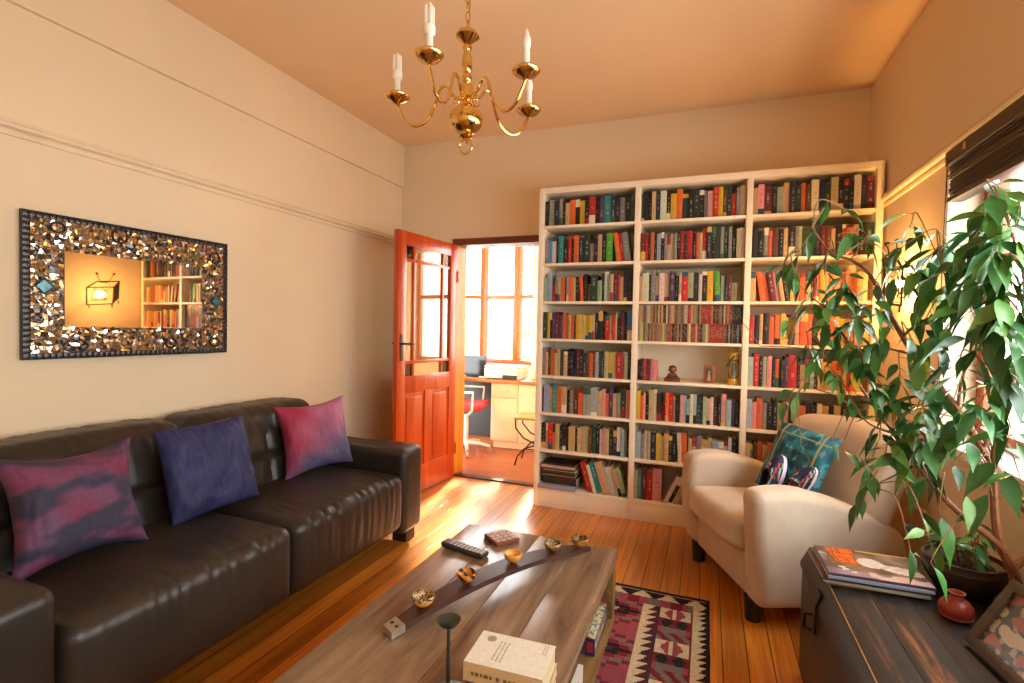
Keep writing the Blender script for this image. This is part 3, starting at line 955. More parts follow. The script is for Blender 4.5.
def book_geo(mb, wd, h, d, col, rnd, M):
    """cover boards, spine and page block; spine toward -y, base at z=0, left edge at x=0"""
    mb.M = M
    th = .0018
    a = tuple(min(1, c * rnd.uniform(.85, 1.15)) for c in col)
    lum = sum(col) / 3
    ink = lin('e8dcc0') if lum < .25 else lin('2a211c')
    if rnd.random() < .25: ink = lin(rnd.choice(('d8b24a', 'c23a2a', 'e8dcc0', '30506a')))
    # boards
    mb.col = a
    mb.box(0, th, .001, d, 0, h); mb.box(wd - th, wd, .001, d, 0, h)
    # spine, printed with a band of lettering and a second colour
    nrow = 24; x0, x1 = wd * .34, wd * .66
    band = rnd.random()
    b0, b1 = (0, 0)
    if band < .14: b0, b1 = 0, rnd.uniform(.1, .35)
    elif band < .26: b0, b1 = rnd.uniform(.65, .9), 1
    bc = lin(rnd.choice(('e0d2b4', '8f2a22', '1c1a1a', '2d4f66', 'c9a24a', '3a5a44')))
    t0, t1 = rnd.uniform(.08, .35), rnd.uniform(.6, .92)
    vs = []; fs = []; cs = []
    for i in range(nrow + 1):
        z = h * i / nrow
        for x, y in ((0, .001), (x0, -.0008), (x1, -.0008), (wd, .001)): vs.append((x, y, z))
    for i in range(nrow):
        f = (i + .5) / nrow
        bg = bc if b0 <= f < b1 else a
        tx = t0 < f < t1 and rnd.random() < .42
        for k in range(3):
            fs.append((i * 4 + k, i * 4 + k + 1, i * 4 + 5 + k, i * 4 + 4 + k))
            cs.append(lerp(bg, ink, .24) if tx and k == 1 else bg)
    mb.add(vs, fs, cs)
    mb.col = lin('cdbd96')
    mb.box(th, wd - th, .004, d - .004, .003, h - .003)
    mb.col = None; mb.M = None


CAND = []      # every book on the shelves: (shown size, name, label, group, args)
rnd = random.Random(11)
for (bay, sh), (sc, row) in ROWS.items():
    x0, x1 = BX[bay]; z = SZ[sh]
    toks = row.split()
    ent = []
    for tk in toks:
        if tk == '.': ent.append('gap'); continue
        if tk[0] == '>': ent.append(('skip', float(tk[1:]) / 1000)); continue
        le = ''
        if tk[-1] in 'LRl' and len(tk) > 3: le = tk[-1]; tk = tk[:-1]
        p, _, hh = tk[1:].partition(':')
        ent.append([tk[0], float(p) * sc / 1000, float(hh) / 1000 if hh else rnd.uniform(.168, .2) if sh < 7 else .2, le])
    bk = [e for e in ent if isinstance(e, list)]
    free = x1 - x0 - .006 - sum(e[1] for e in bk)
    full = len(bk) > 17 and (bay, sh) not in ((1, 2), (2, 6))
    if full:
        lean_need = sum(.012 for e in bk if e[3] == 'l')
        k = (x1 - x0 - .006 - .0006 * len(bk) - (.05 if any(e[3] == 'L' for e in bk) else 0) - lean_need) / sum(e[1] for e in bk)
        for e in bk: e[1] *= min(1.25, k)
    x = x0 + .003; prevlean = 0; n = 0
    for e in ent:
        if e == 'gap': x += .012; continue
        if e[0] == 'skip': x += e[1]; continue
        c, wd, h, le = e
        ang = 0
        if le == 'L': ang = -.30 if sh == 7 else -.16
        if le == 'l': ang = -.06
        if le == 'R': ang = .42
        d = min(.24, h * rnd.uniform(.64, .74))
        yy = BY0 + rnd.uniform(.025, .045) + (.03 if h < .15 else 0)
        name, hexc = PAL[c]
        if ang < 0:      # top leans to the left: pivots on its lower right edge, rests on its left neighbour
            if not prevlean: x += h * math.sin(-ang) * (1.0 if sh == 7 else .98) - .0 if n else h * math.sin(-ang)
            M = Matrix.Translation((x + wd * math.cos(ang), yy, z + .0005)) @ Matrix.Rotation(ang, 4, 'Y') @ Matrix.Translation((-wd, 0, 0))
            M = Matrix.Translation((0, 0, 0)) @ M
            adv = wd / math.cos(ang)
        elif ang > 0:    # top leans to the right
            x += wd * math.sin(ang) * math.tan(ang)
            M = Matrix.Translation((x, yy, z + .0005 + wd * math.sin(ang))) @ Matrix.Rotation(ang, 4, 'Y')
            adv = wd * math.cos(ang) + .0005
        else:
            M = Matrix.Translation((x, yy, z + .0005)); adv = wd
        prevlean = ang
        if ang < 0:
            M = Matrix.Translation((x, yy, z + .0005)) @ Matrix.Rotation(ang, 4, 'Y')
        if x + adv + (h * math.sin(ang) if ang > 0 else 0) > x1 - .001: break
        n += 1
        size = 'slim ' if wd < .020 else 'thick ' if wd > .045 else ''
        tilt = 'leaning ' if abs(ang) > .1 else ''
        label = '%s%s%s book, %s from the left on the %s, %s bay' % (tilt, size, name, ORD[n - 1], SHELF[sh], BAY[bay])
        vis = 1.0 if bay < 2 else {0: .9, 1: .5, 2: .75 if n < 9 else .3, 3: .55 if n < 8 else .3, 4: .8 if n < 10 else .4, 5: .5 if n < 12 else .15, 6: .35}.get(sh, .1)
        CAND.append([wd * h * vis / ((x / 1.0) ** 2 + 14), label, 'books on the %s of the bookcase, %s bay' % (SHELF[sh].replace(' down', ''), BAY[bay]), (wd, h, d, lin(hexc)), M, rnd.random()])
        x += adv + .0006

ranked = sorted(range(len(CAND)), key=lambda k: -CAND[k][0])
own = set(ranked[:304])
rest = MB(); rest.smooth = False
for k, (sz, label, grp, (wd, h, d, col), M, sd) in enumerate(CAND):
    if k in own:
        b = MB(); b.smooth = False
        book_geo(b, wd, h, d, col, random.Random(sd), Matrix.Identity(4))
        o = b.build('book', M_book)
        o.matrix_basis = M
        tag(o, label, 'book', grp)
    else:
        book_geo(rest, wd, h, d, col, random.Random(sd), M)
o = rest.build('slender_books', M_book)
tag(o, 'thinner and half hidden paperbacks filling the gaps along the bookcase shelves', 'books'); o['kind'] = 'stuff'

# compact disc cases: two layers on the fourth shelf of the middle bay
rnd = random.Random(21)
CDC = [('tan', 'a98a5f'), ('brown', '6d4a30'), ('red', 'a3302a'), ('cream', 'cbb48a'), ('grey', '86807a'), ('dark brown', '33261f'), ('rust', '9a4a2c'), ('white', 'd8cdb8')]
for lay in (0, 1):
    x = BX[1][0] + .004; n = 0
    while x < BX[1][1] - .015:
        w = .0104
        if lay and 38 < n < 44 or lay == 0 and 42 < n < 50: nm, hx_ = CDC[2]
        elif n > 54: nm, hx_ = CDC[rnd.choice((4, 5, 5, 1))]
        else: nm, hx_ = CDC[rnd.choices(range(8), (20, 22, 9, 14, 12, 12, 14, 8))[0]]
        c = lin(hx_); c = tuple(v * rnd.uniform(.8, 1.2) for v in c)
        b = MB(); b.smooth = False
        h = .1245
        b.col = c
        ink = lin('e5d8bc') if sum(c) < .6 else lin('30241c')
        vs = []; fs = []; cs = []
        for i in range(13):
            for xx in (0, .0035, .0069, .0104): vs.append((xx, 0, h * i / 12))
        for i in range(12):
            tt = 2 < i < 10 and rnd.random() < .5
            for q in range(3):
                fs.append((i * 4 + q, i * 4 + q + 1, i * 4 + 5 + q, i * 4 + 4 + q)); cs.append(lerp(c, ink, .32) if tt and q == 1 else c)
        b.add(vs, fs, cs)
        b.col = tuple(v * .8 for v in c)
        b.box(0, .0013, 0, .14, 0, h); b.box(.0091, .0104, 0, .14, 0, h); b.box(.0013, .0091, .003, .138, .002, h - .002)
        o = b.build('disc_case', M_print)
        o.location = (x, BY0 + .03 + rnd.uniform(0, .004), SZ[3] + .0005 + lay * .1256)
        tag(o, '%s disc case, %s from the left in the %s layer of the middle bay' % (nm, ORD[n], 'upper' if lay else 'lower'), 'disc case', 'disc cases in the %s layer' % ('upper' if lay else 'lower'))
        x += .01065; n += 1

# ornaments on the fifth shelf, middle bay
t = thing('figurine', 'small brown carved bust on a dark base, on the half empty shelf', 'figurine', (-.217, 3.66, SZ[4]))
M_clay = mottled('dark red brown clay', lin('5a2a1c'), .5, scale=40, amt=.3)
b = MB(); b.box(-.052, .052, -.03, .03, .0005, .026, .006); b.box(-.04, .04, -.026, .026, .026, .036, .004); b.build('base', M_clay, t)
b = MB(); b.lathe([(.03, .036), (.034, .046), (.022, .056), (.014, .062), (.019, .068)], 16); b.ball((0, -.002, .082), .022, 14, 10, (1, .95, 1.1)); b.ball((0, -.024, .08), .005, 8, 6)
b.build('bust', mottled('worn bronze', lin('7a5a3a'), .4, .4, 40, .3), t)
b = MB(); b.ball((0, .006, .092), .024, 14, 8, (1.05, 1, .8)); b.ball((-.018, .004, .078), .011, 8, 6); b.ball((.018, .004, .078), .011, 8, 6)
b.build('hair', M_dark, t)
t = thing('plaque', 'little upright reddish plaque with a dark carved figure, between bust and yellow tin', 'ornament', (.018, 3.66, SZ[4]))
b = MB(); b.box(-.034, .034, -.009, .009, .0005, .122, .005); b.build('tablet', mottled('red clay', lin('8f4f38'), .6, scale=60, amt=.25), t)
b = MB(); b.prism([(-.02, .012), (.02, .012), (.02, .1), (0, .112), (-.02, .1)], -.012, -.0085)
b.build('niche', mottled('dull green glaze', lin('4a4a36'), .5, scale=60, amt=.3), t)
b = MB(); b.prism([(-.012, .018), (.012, .018), (.004, .07), (-.004, .07)], -.018, -.0115); b.ball((0, -.015, .078), .008, 10, 6); b.build('carved_figure', mottled('pale clay', lin('b08a6a'), .6, scale=60), t)
t = thing('painted_tin', 'tall round yellow tin with a dark looping picture, at the shelf end by the divider', 'tin', (.168, 3.66, SZ[4]))
b = MB(); b.lathe([(0, .0005), (.032, .0005), (.034, .004), (.034, .04), (.033, .042), (.033, .165), (.034, .168), (.034, .208), (.031, .212), (0, .213)], 28,
                  cols=lambda i, k: lin('d8a02a') if i < 4 or i > 5 else lin('8a6a30') if (k * 7) % 5 < 2 else lin('4c4a40'))
b.build('body', M_print, t)
b = MB(); b.tube([(.0345 * math.sin(.75 * math.cos(a)), -.0345 * math.cos(.75 * math.cos(a)), .103 + .05 * math.sin(a)) for a in [q * PI / 12 for q in range(24)]], .002, 6, closed=True)
b.build('picture_ring', mottled('yellow paint', lin('d8b040'), .4), t)

# bottom shelf, left bay: a slim grey box and a pile of magazines on it
o = MB(); o.box(-1.140, -.862, BY0 - .012, BY0 + .22, SZ[7] + .0005, SZ[7] + .032, .004)
o = o.build('flat_box', mottled('grey blue card', lin('8c90a0'), .5, scale=20, amt=.06)); tag(o, 'thin grey box under the magazine pile on the bottom shelf', 'box')
rnd = random.Random(2); z = SZ[7] + .0335
MC = ['2a2624', '1c1b1b', '6a5a48', '22201f', '393028', 'd8cfc0', '4a3a30', 'c9a58a', 'e0d8cc', '2a2422']
MN = ['dark grey', 'black', 'brown', 'charcoal', 'dark brown', 'white', 'umber', 'salmon', 'cream', 'black topped']
for k in range(10):
    h = .011 if k else .05
    b = MB(); b.smooth = False; b.col = lin(MC[k])
    w, d = (.255, .19); dx, dy = rnd.uniform(-.008, .008), rnd.uniform(-.01, .012)
    b.box(-w / 2, w / 2, 0, d, h - .0008, h); b.box(-w / 2, w / 2, 0, d, 0, .0008); b.box(-w / 2, w / 2, 0, .001, .0008, h - .0008)
    b.col = lin('b9aa90'); b.box(-w / 2 + .001, w / 2 - .001, .001, d - .001, .0008, h - .0008)
    o = b.build('magazine', M_print); o.location = (-.997 + dx, BY0 + .015 + dy, z); o.rotation_euler = (0, 0, rnd.uniform(-.03, .03))
    tag(o, '%s magazine, %s up in the pile on the grey box' % (MN[k], ORD[k]), 'magazine', 'magazines piled on the bottom shelf'); z += h + .0004

# ------------------------------------------------------------------ kilim rug
M_kilim = attr_mat('woven kilim wool', .9, .3, 160, .35, spec=.1, bdist=.003)
kd, kc, kr, kp, kg, kn, kv = lin('2b1d1c'), lin('cdb893'), lin('74262c'), lin('94464c'), lin('73675e'), lin('1f2a24'), lin('4a2730')


def kilim(u, v):
    """u from the right hand edge, v from the far edge, in metres"""
    tri = lambda t, p: abs((t / p) % 1.0 - .5) * 2
    saw = lambda t, p: (t / p) % 1.0
    if v < .025 or u < .014: return kd
    if v < .034: return lin('9a8a86')
    if v < .085: return kc if (v - .034) > .05 * (1 - max(0, 1.6 * (1 - tri(u, .125)) - .35)) and tri(u, .125) < .8 else kd
    if u < .045: return kc if (u - .014) > .034 * saw(v, .042) else kd
    if u < .07: return kc
    if v < .15: return kg if tri(u + .03, .19) < .3 else (kr if tri(u, .10) < .55 else kp)
    if u < .082: return kr
    if u < .215:
        uu = (u - .082) / .133; per = .27; r = (v - .15) % per; row = int((v - .15) / per)
        dx = abs(uu - .5) * 2
        if r < .09:
            f = r / .09
            hg = abs(f - .5) * 2
            return kc if (dx > .28 + .45 * (1 - hg) or dx < .12 + .2 * hg * 0) else kp
        if r < .16:
            f = abs((r - .125) / .035)
            return kn if abs(dx - .5) < .42 * (1 - f * .8) else kr
        if r < .2: return kg if dx < .75 else kp
        return kr if tri(uu + r * 6, .5) < .5 else kg
    if u < .232: return kv
    if u < .30: return kc if (u - .232) > .045 * saw(v, .05) else kv
    # main field: stepped zigzag medallions
    w = u - .30
    per = .315
    ph = abs(((v - .245) / per + .5) % 1 - .5) * 2     # 0 at the points, 1 between them
    st = .024
    q = w - .34 * (round(ph * per / 2 / st) * st / (per / 2)) - .004
    sw = .016 * (saw(v, st) - .5) * (1 if ((v - .245) / per + .5) % 1 > .5 else -1)
    if q > .15 + sw: return kp if q > .22 else kr
    if q > .105 + sw: return kc
    if q > .07 + sw: return kv
    if q > .0: return kd
    if q > -.045: return kr
    if q > -.085: return kp
    if q > -.13: return kg
    if q > -.175: return kr
    return kp


RX0, RX1, RY0, RY1 = -.93, .047, .5, 2.645
b = MB(); b.smooth = False
nx, ny = 122, 268
vs = []; fs = []; cs = []
for i in range(nx + 1):
    for j in range(ny + 1):
        x, y = RX0 + (RX1 - RX0) * i / nx, RY0 + (RY1 - RY0) * j / ny
        e = 0
        if i in (0, nx): e = .004 * noise.noise(Vector((0, y * 9, i)))
        if j in (0, ny): y += .006 * noise.noise(Vector((x * 14, 0, j))) + .008 * noise.noise(Vector((x * 3, 4, j)))
        vs.append((x + e, y, .007 + .0012 * noise.noise(Vector((x * 5, y * 5, 0)))))
for i in range(nx):
    for j in range(ny):
        a = i * (ny + 1) + j
        fs.append((a, a + ny + 1, a + ny + 2, a + 1))
        x, y = RX0 + (RX1 - RX0) * (i + .5) / nx, RY0 + (RY1 - RY0) * (j + .5) / ny
        c = kilim(RX1 - x, RY1 - y); f = random.uniform(.85, 1.1)
        cs.append(tuple(t * f for t in c))
b.add(vs, fs, cs)
b.col = kd
b.box(RX0 + .004, RX1 - .004, RY0 + .014, RY1 - .014, .0005, .0055)
o = b.build('rug', M_kilim); tag(o, 'red, cream and dark brown zigzag kilim rug under the low wooden table', 'rug')

# ------------------------------------------------------------------ coffee table
TZ = .438
TX0, TX1, TY0, TY1 = -.975, -.313, .70, 2.05
t = thing('coffee_table', 'low weathered brown wooden table with an open lower shelf, on the kilim rug', 'table', (-.644, 1.38, .009))
M_old = wood('weathered grey brown wood', lin('5a4230'), lin('9a7b5d'), 'y', 7, .25, 9, .18)
M_oldg = wood('honey brown old wood', lin('5a3d1f'), lin('8f6a3a'), 'y', 7, .4, 12, .15)
b = MB()
for k in range(4):
    x0 = TX0 + (TX1 - TX0) * k / 4; x1 = TX0 + (TX1 - TX0) * (k + 1) / 4
    b.box(x0 + .0004, x1 - .0004, TY0, TY1, TZ - .042, TZ + (.0006 if k % 2 else 0), .003)
b.build('table_top', M_old, t, world=True)
for x in (TX0 + .035, TX1 - .035):
    for y in (TY0 + .04, TY1 - .04):
        b = MB(); b.box(x - .032, x + .032, y - .032, y + .032, .19, TZ - .042, .004); b.build('leg', M_oldg, t, world=True)
b = MB(); b.box(TX0 + .003, TX1 - .003, TY0 + .008, TY1 - .008, .150, .190, .005); b.build('lower_shelf', M_oldg, t, world=True)
for x in (TX0 + .11, TX1 - .11):
    for y in (TY0 + .12, TY1 - .16):
        b = MB(); b.box(x - .04, x + .04, y - .04, y + .04, .1, .15, .004); b.tube([(x - .015, y, .047), (x + .015, y, .047)], .038, 16); b.box(x - .02, x + .02, y - .012, y + .012, .05, .11)
        b.build('castor', M_black, t, world=True)
tz = TZ + .001

# remote control
t = thing('remote_control', 'long black remote control lying on the table near the sofa side', 'remote control', (-.868, 1.785, tz), math.radians(-12))
b = MB()
b.rbox((0, 0, .0105), (.205, .052, .019), .008, 3, (14, 4, 2), lambda p: p + Vector((0, 0, .006 * ((p.x - .02) / .1) ** 2 - .003)) if p.z < 0 and False else p + Vector((0, 0, .004 * max(0, -p.x / .1))) * (1 if p.z > 0 else 0))
b.build('body', mottled('black plastic', (.02, .019, .018), .35), t)
M_btn = mottled('pale grey rubber buttons', (.5, .48, .46), .5)
for i in range(9):
    for j in range(3):
        x = .092 - i * .0185
        b = MB(); b.box(x - .006, x + .006, -.014 + j * .014 - .0045, -.014 + j * .014 + .0045, .0188, .0222 + .004 * max(0, -x / .1), .001); b.build('button', M_btn, t)

# block of printed coasters
t = thing('coaster_block', 'square reddish wooden coaster set with a pale stamped pattern at the table end', 'coasters', (-.775, 1.945, tz), math.radians(-38))
b = MB(); b.box(-.054, .054, -.054, .054, 0, .017, .002); b.build('block', mottled('reddish wood', lin('7c3f2c'), .5, scale=40, amt=.2), t)
b = MB(); b.smooth = False
rnd = random.Random(8)
for i in range(4):
    for j in range(4):
        x, y = -.039 + i * .026, -.039 + j * .026
        for k in range(3):
            dx, dy = rnd.uniform(-.004, .004), rnd.uniform(-.004, .004)
            b.box(x - .008 + dx, x + .008 + dx, y - .0085 + k * .0065 + dy * .2, y - .0045 + k * .0065 + dy * .2, .0165, .0178)
b.build('stamped_pattern', mottled('cream print', lin('d9c2ad'), .5), t)

# barrel stave with five little gourd bowls
P0, P1 = Vector((-.822, 1.208, 0)), Vector((-.413, 1.988, 0))
t = thing('barrel_stave', 'long dark bowed wooden stave with an iron-capped end across the table', 'stave', ((P0.x + P1.x) / 2, (P0.y + P1.y) / 2, tz))
dv = (P1 - P0).normalized(); sv = Vector((dv.y, -dv.x, 0))
LS = (P1 - P0).length


def stave(f): return P0 + dv * (LS * f) + Vector((0, 0, tz + .0015 + .042 * (1 - (2 * f - 1) ** 2))) - sv * (.022 * (1 - (2 * f - 1) ** 2))


def stave_w(f): return .024 + .016 * math.sin(PI * min(1, max(0, f))) if f < .9 else (.024 + .016 * math.sin(PI * f)) * (1 - (f - .9) / .1 * .75)


b = MB(); N = 40; vs = []
for i in range(N + 1):
    f = i / N; p = stave(f); w = stave_w(f)
    sl = .04 * -4 * (2 * f - 1) / LS
    for s, h in ((-1, 0), (1, 0), (1, .017), (-1, .017)): vs.append(p + sv * (s * w) + Vector((0, 0, h)))
fs = [(0, 1, 2, 3), tuple(N * 4 + k for k in (3, 2, 1, 0))]
for i in range(N):
    for k in range(4): fs.append((i * 4 + k, i * 4 + 4 + k, i * 4 + 4 + (k + 1) % 4, i * 4 + (k + 1) % 4))
b.add(vs, fs)
b.build('board', wood('dark red brown stave', lin('2b140d'), lin('4c2a1c'), 'y', 7, .4, 10, .15), t, world=True)
b = MB(); vs = []
for f in (-.004, .045):
    p = stave(max(0, f)) + dv * (LS * min(0, f)); w = stave_w(f) + .002
    for s, h in ((-1, -.001), (1, -.001), (1, .019), (-1, .019)): vs.append(p + sv * (s * w) + Vector((0, 0, max(h, h + 0))))
b.add(vs, [(0, 1, 2, 3), (7, 6, 5, 4)] + [(k, 4 + k, 4 + (k + 1) % 4, (k + 1) % 4) for k in range(4)])
plate = b.build('metal_cap', mottled('worn zinc', lin('a89a86'), .45, .6, 30, .2), t, world=True)
for s in (-.5, .5):
    p = stave(.022) + sv * (s * .026) + Vector((0, 0, .0195))
    b = MB(); b.lathe([(0, .002), (.005, .0015), (.006, 0), (0, -.0005)], 10, p); b.build('bolt', M_iron, t, world=True)
GB = [(.135, 'e6a24a', 1, 'gourd bowl speckled dark and cream inside, nearest the iron-capped end of the stave'), (.325, 'd9892f', 2, 'gourd bowl striped with dark bands, second along the stave from its iron cap'),
      (.555, 'e09a3c', 0, 'plain golden gourd bowl without markings in the middle of the stave'), (.775, '8a5a2c', 1, 'dark finely speckled gourd bowl, fourth along the stave'), (.935, 'c98a3c', 3, 'gourd bowl with bold dark spots and a golden foot, by the pointed stave end')]
M_gourd = attr_mat('polished gourd shell', .35, .25, 60, .05)
for k, (f, hx_, pat, lb) in enumerate(GB):
    p = stave(f) + Vector((0, 0, .0185 + (.003 if k == 4 else 0))); r = .032 if k not in (0, 4) else .034
    base = lin(hx_); dk = lin('20120a')

    def gc(i, kk, pat=pat, base=base, k=k):
        ins = i > 15
        if pat == 0: return lerp(base, lin('f2c060'), .4 if ins else 0)
        if pat == 2: return dk if ((kk + i) % 14 < 5 and i > 6) else base
        h = (math.sin(kk * 12.9898 + i * 78.233 + k) * 43758.5453) % 1
        if pat == 3: return dk if h < .55 and i > 10 else base
        if ins or i > 11: return dk if h < .5 else lin('d8b070')
        return base
    prof = [(0, .0005), (.012, .0008)] + [(r * math.sin(a), r * .92 * (1 - math.cos(a))) for a in [.45 + .09 * q for q in range(14)]]
    prof += [(r * .93 * math.sin(a), .003 + r * .9 * (1 - math.cos(a))) for a in [1.6 - .11 * q for q in range(12)]] + [(0, .005)]
    b = MB(); b.lathe(prof, 64, p, gc)
    o = b.build('gourd_bowl', M_gourd, None, angle=60); tag(o, lb, 'bowl', 'small gourd bowls on the stave')

# candlestick with a dished top
t = thing('candlestick', 'thin dark metal candle stand with a small round dish, beside the stacked books', 'candle stand', (-.553, 1.06, tz))
M_pew = mottled('dark green pewter', lin('4a504a'), .3, .8, 30, .2)
b = MB(); b.lathe([(0, .0005), (.05, .0005), (.052, .005), (.03, .011), (.008, .018), (.005, .03)], 28); b.build('foot', M_pew, t)
b = MB(); b.lathe([(.005, .028), (.0045, .09), (.006, .095), (.0045, .1), (.0045, .165), (.007, .172)], 14); b.build('stem', M_pew, t)
b = MB(); b.lathe([(0, .170), (.008, .171), (.021, .176), (.028, .186), (.0285, .188), (.027, .187), (.020, .179), (.006, .175), (0, .1745)], 28); b.lathe([(.0025, .174), (.001, .188), (0, .189)], 8); b.build('dish', M_pew, t)


# two thick paperbacks on the table
def table_book(mb, w, d, h, cover, spine, page):
    mb.smooth = False
    mb.col = cover; mb.box(0, w, 0, d, h - .0012, h); mb.box(0, w, 0, d, 0, .0012)
    mb.col = spine; mb.box(0, w, -.0006, .0008, 0, h)
    mb.col = page; mb.box(.001, w - .002, .0008, d - .002, .0012, h - .0012)


bk_rot = math.radians(2.5)
z = tz
for k, (h, cv, sp, lb, dx) in enumerate(((.034, '3c2a58', '4a3468', 'thick book with a dark purple spine under the two pale ones on the table', .004), (.026, 'b9966a', '3a2f5c', 'middle book of the table stack, purple spine and tan edges', .010), (.044, 'd9cdb6', 'c9a878', 'pale cream paperback with a round stamp, on top of the table stack', 0))):
    t = thing('book', lb, 'book', (-.508 + dx * .6, 1.050 + dx * .2, z), bk_rot + (.02 if k == 1 else -.015 if k == 0 else 0), 'books stacked on the table')
    b = MB(); table_book(b, .19, .128, h, lin(cv), lin(sp), lin('c8b48c')); b.build('binding', M_book, t)
    if k == 2:
        b = MB(); b.lathe([(0, h + .0006), (.0115, h + .0006), (.0115, h)], 28, (.033, .103, 0)); b.build('round_stamp', mottled('brown print', lin('8f7f6a'), .6), t)
        b = MB(); b.smooth = False
        rnd = random.Random(4)
        for j, x in enumerate((.058, .068, .078)):
            y = .1
            while y > .03:
                l = rnd.uniform(.004, .011); b.box(x, x + .004, y - l, y, h, h + .0004); y -= l + .003
        for j, x in enumerate((.165, .172)):
            y = .122
            while y > .085:
                l = rnd.uniform(.004, .009); b.box(x, x + .0035, y - l, y, h, h + .0004); y -= l + .0025
        b.build('cover_lettering', mottled('soft brown print', lin('a3957f'), .6), t)
        b = MB(); b.smooth = False; x = .02
        for l in (.006, .009, .005, .011, .006, 0, .009, 0, .008, .007, .008, .006, .009, .007, .008):
            if l: b.box(x, x + l, -.0012, -.0004, .016, .024)
            x += l + .0035 if l else .006
        b.build('spine_lettering', mottled('dark brown print', lin('6a4c34'), .6), t)
    z += h + .0006

# boxes on the lower shelf
t = thing('game_box', 'narrow colourful box with a navy end standing on the lower table shelf', 'box', (-.366, 1.72, .1915), math.radians(1))
b = MB(); b.smooth = False
rnd = random.Random(9)
PALB = ['c8c48a', '8a9a3c', 'd0c8b0', '5a7a8a', 'b8a040', 'c84a4a', 'd8d0c0', '44603a']
L, W, H = .27, .034, .062
n1, n2 = 30, 4
for i in range(n1):
    for j in range(n2):
        y0, y1 = L * i / n1, L * (i + 1) / n1; x0, x1 = W * j / n2, W * (j + 1) / n2
        c = lin('b8343c') if i > 26 else lin(rnd.choice(PALB))
        b.add([(x0, y0, H), (x1, y0, H), (x1, y1, H), (x0, y1, H)], [(0, 1, 2, 3)], [c])
    for j in range(5):
        y0, y1 = L * i / n1, L * (i + 1) / n1; z0, z1 = H * j / 5, H * (j + 1) / 5
        c = lin('262a58') if j in (0, 4) or rnd.random() < .35 else lin(rnd.choice(PALB))
        b.add([(W, y0, z0), (W, y1, z0), (W, y1, z1), (W, y0, z1)], [(0, 1, 2, 3)], [c])
b.add([(0, 0, 0), (W, 0, 0), (W, 0, H), (0, 0, H)], [(0, 1, 2, 3)], [lin('2a2250')])
b.add([(.006, -.0005, .012), (W - .006, -.0005, .012), (W - .006, -.0005, H - .014), (.006, -.0005, H - .014)], [(0, 1, 2, 3)], [lin('a02c3c')])
b.add([(0, L, 0), (W, L, 0), (W, L, H), (0, L, H)], [(3, 2, 1, 0)], [lin('262a58')])
b.add([(0, 0, 0), (0, L, 0), (0, L, H), (0, 0, H)], [(3, 2, 1, 0)], [lin('262a58')])
b.add([(0, 0, 0), (W, 0, 0), (W, L, 0), (0, L, 0)], [(3, 2, 1, 0)], [lin('262a58')])
b.build('carton', M_print, t)
b = MB(); b.smooth = False; b.col = lin('d8cfc2'); b.box(-.352, -.336, 1.36, 1.56, .1915, .262); b.col = lin('c8847a'); b.box(-.3361, -.3355, 1.40, 1.5, .2, .25)
o = b.build('leaflet_box', M_print); tag(o, 'thin white box with a pink panel on the lower shelf, nearer than the colourful one', 'box')

# ------------------------------------------------------------------ trunk
KX0, KX1, KY0, KY1, KZ = .362, .93, 1.02, 2.235, .5
t = thing('wooden_chest', 'dark worn wooden chest carrying magazines and pots beside the armchair', 'chest', (.645, 1.63, 0))


def chest_mat():
    k = Nodes('worn black painted planks')
    v = k.coord((1, 1, 1))
    tc = k.n('ShaderNodeTexCoord'); sp = k.n('ShaderNodeSeparateXYZ'); k.l(tc.outputs['Object'], sp.inputs[0])
    mp = k.coord((16, 2.0, 16))
    f = k.noise(mp, 1.4, 7, .65, .8)
    g = k.noise(k.coord((9, .5, 3)), 1.0, 3, .5)
    grain = k.ramp(f, [(.35, lin('100c0a')), (.7, lin('2a211a'))])
    worn = k.ramp(f, [(.35, lin('5a2d12')), (.75, lin('b3702c'))])
    m = k.math('MULTIPLY', k.ramp(g, [(.50, (0, 0, 0)), (.62, (1, 1, 1))]), k.ramp(f, [(.42, (0, 0, 0)), (.56, (1, 1, 1))]))
    k.base(k.mix(m, grain, worn))
    k.bump(f, .25, .004)
    return k.set(.6, 0, .3)


M_chest = chest_mat()
M_chestd = wood('dark chest side', lin('15110d'), lin('332820'), 'y', 6, .5, 10, .2)
b = MB(); b.box(KX0 + .006, KX1, KY0 + .01, KY1 - .008, .02, .418, .006); b.build('body', M_chestd, t, world=True)
b = MB(); b.prism([(KX0, .424), (KX0 + .002, .440), (KX0 + .03, KZ - .004), (KX0 + .034, KZ - .0015), (KX1 + .004, KZ - .0015), (KX1 + .006, .424)], KY0, KY1, 'y'); b.build('lid', M_chestd, t, world=True)
n = 5; w = (KX1 - KX0 - .04) / n
for i in range(n):
    b = MB(); b.box(KX0 + .037 + w * i + .0012, KX0 + .037 + w * (i + 1) - .0012, KY0 + .004, KY1 - .004, KZ - .003, KZ, .001); b.build('lid_plank', M_chest, t, world=True)
b = MB(); b.box(KX0 + .0335, KX0 + .0372, KY0 + .002, KY1 - .002, KZ - .003, KZ + .0004, .001); b.build('worn_edge', mottled('bare golden wood edge', lin('9a6a2c'), .5, scale=30, amt=.4), t, world=True)
b = MB()
b.beam((KX0 + .010, 1.92, .47), (KX0 - .004, 1.92, .425), .05, .006, (1, 0, 0)); b.beam((KX0 - .003, 1.92, .43), (KX0 - .003, 1.92, .33), .034, .006, (1, 0, 0))
b.tube([(KX0 - .008, 1.92, .39), (KX0 - .03, 1.925, .385), (KX0 - .032, 1.928, .34), (KX0 - .01, 1.92, .335)], .005, 8)
b.build('hasp', M_iron, t, world=True)
for x in (KX0 + .05, KX1 - .05):
    for y in (KY0 + .05, KY1 - .05):
        b = MB(); b.lathe([(.03, 0), (.034, .008), (.026, .0195)], 14, (x, y, .0005)); b.build('foot', M_chestd, t, world=True)

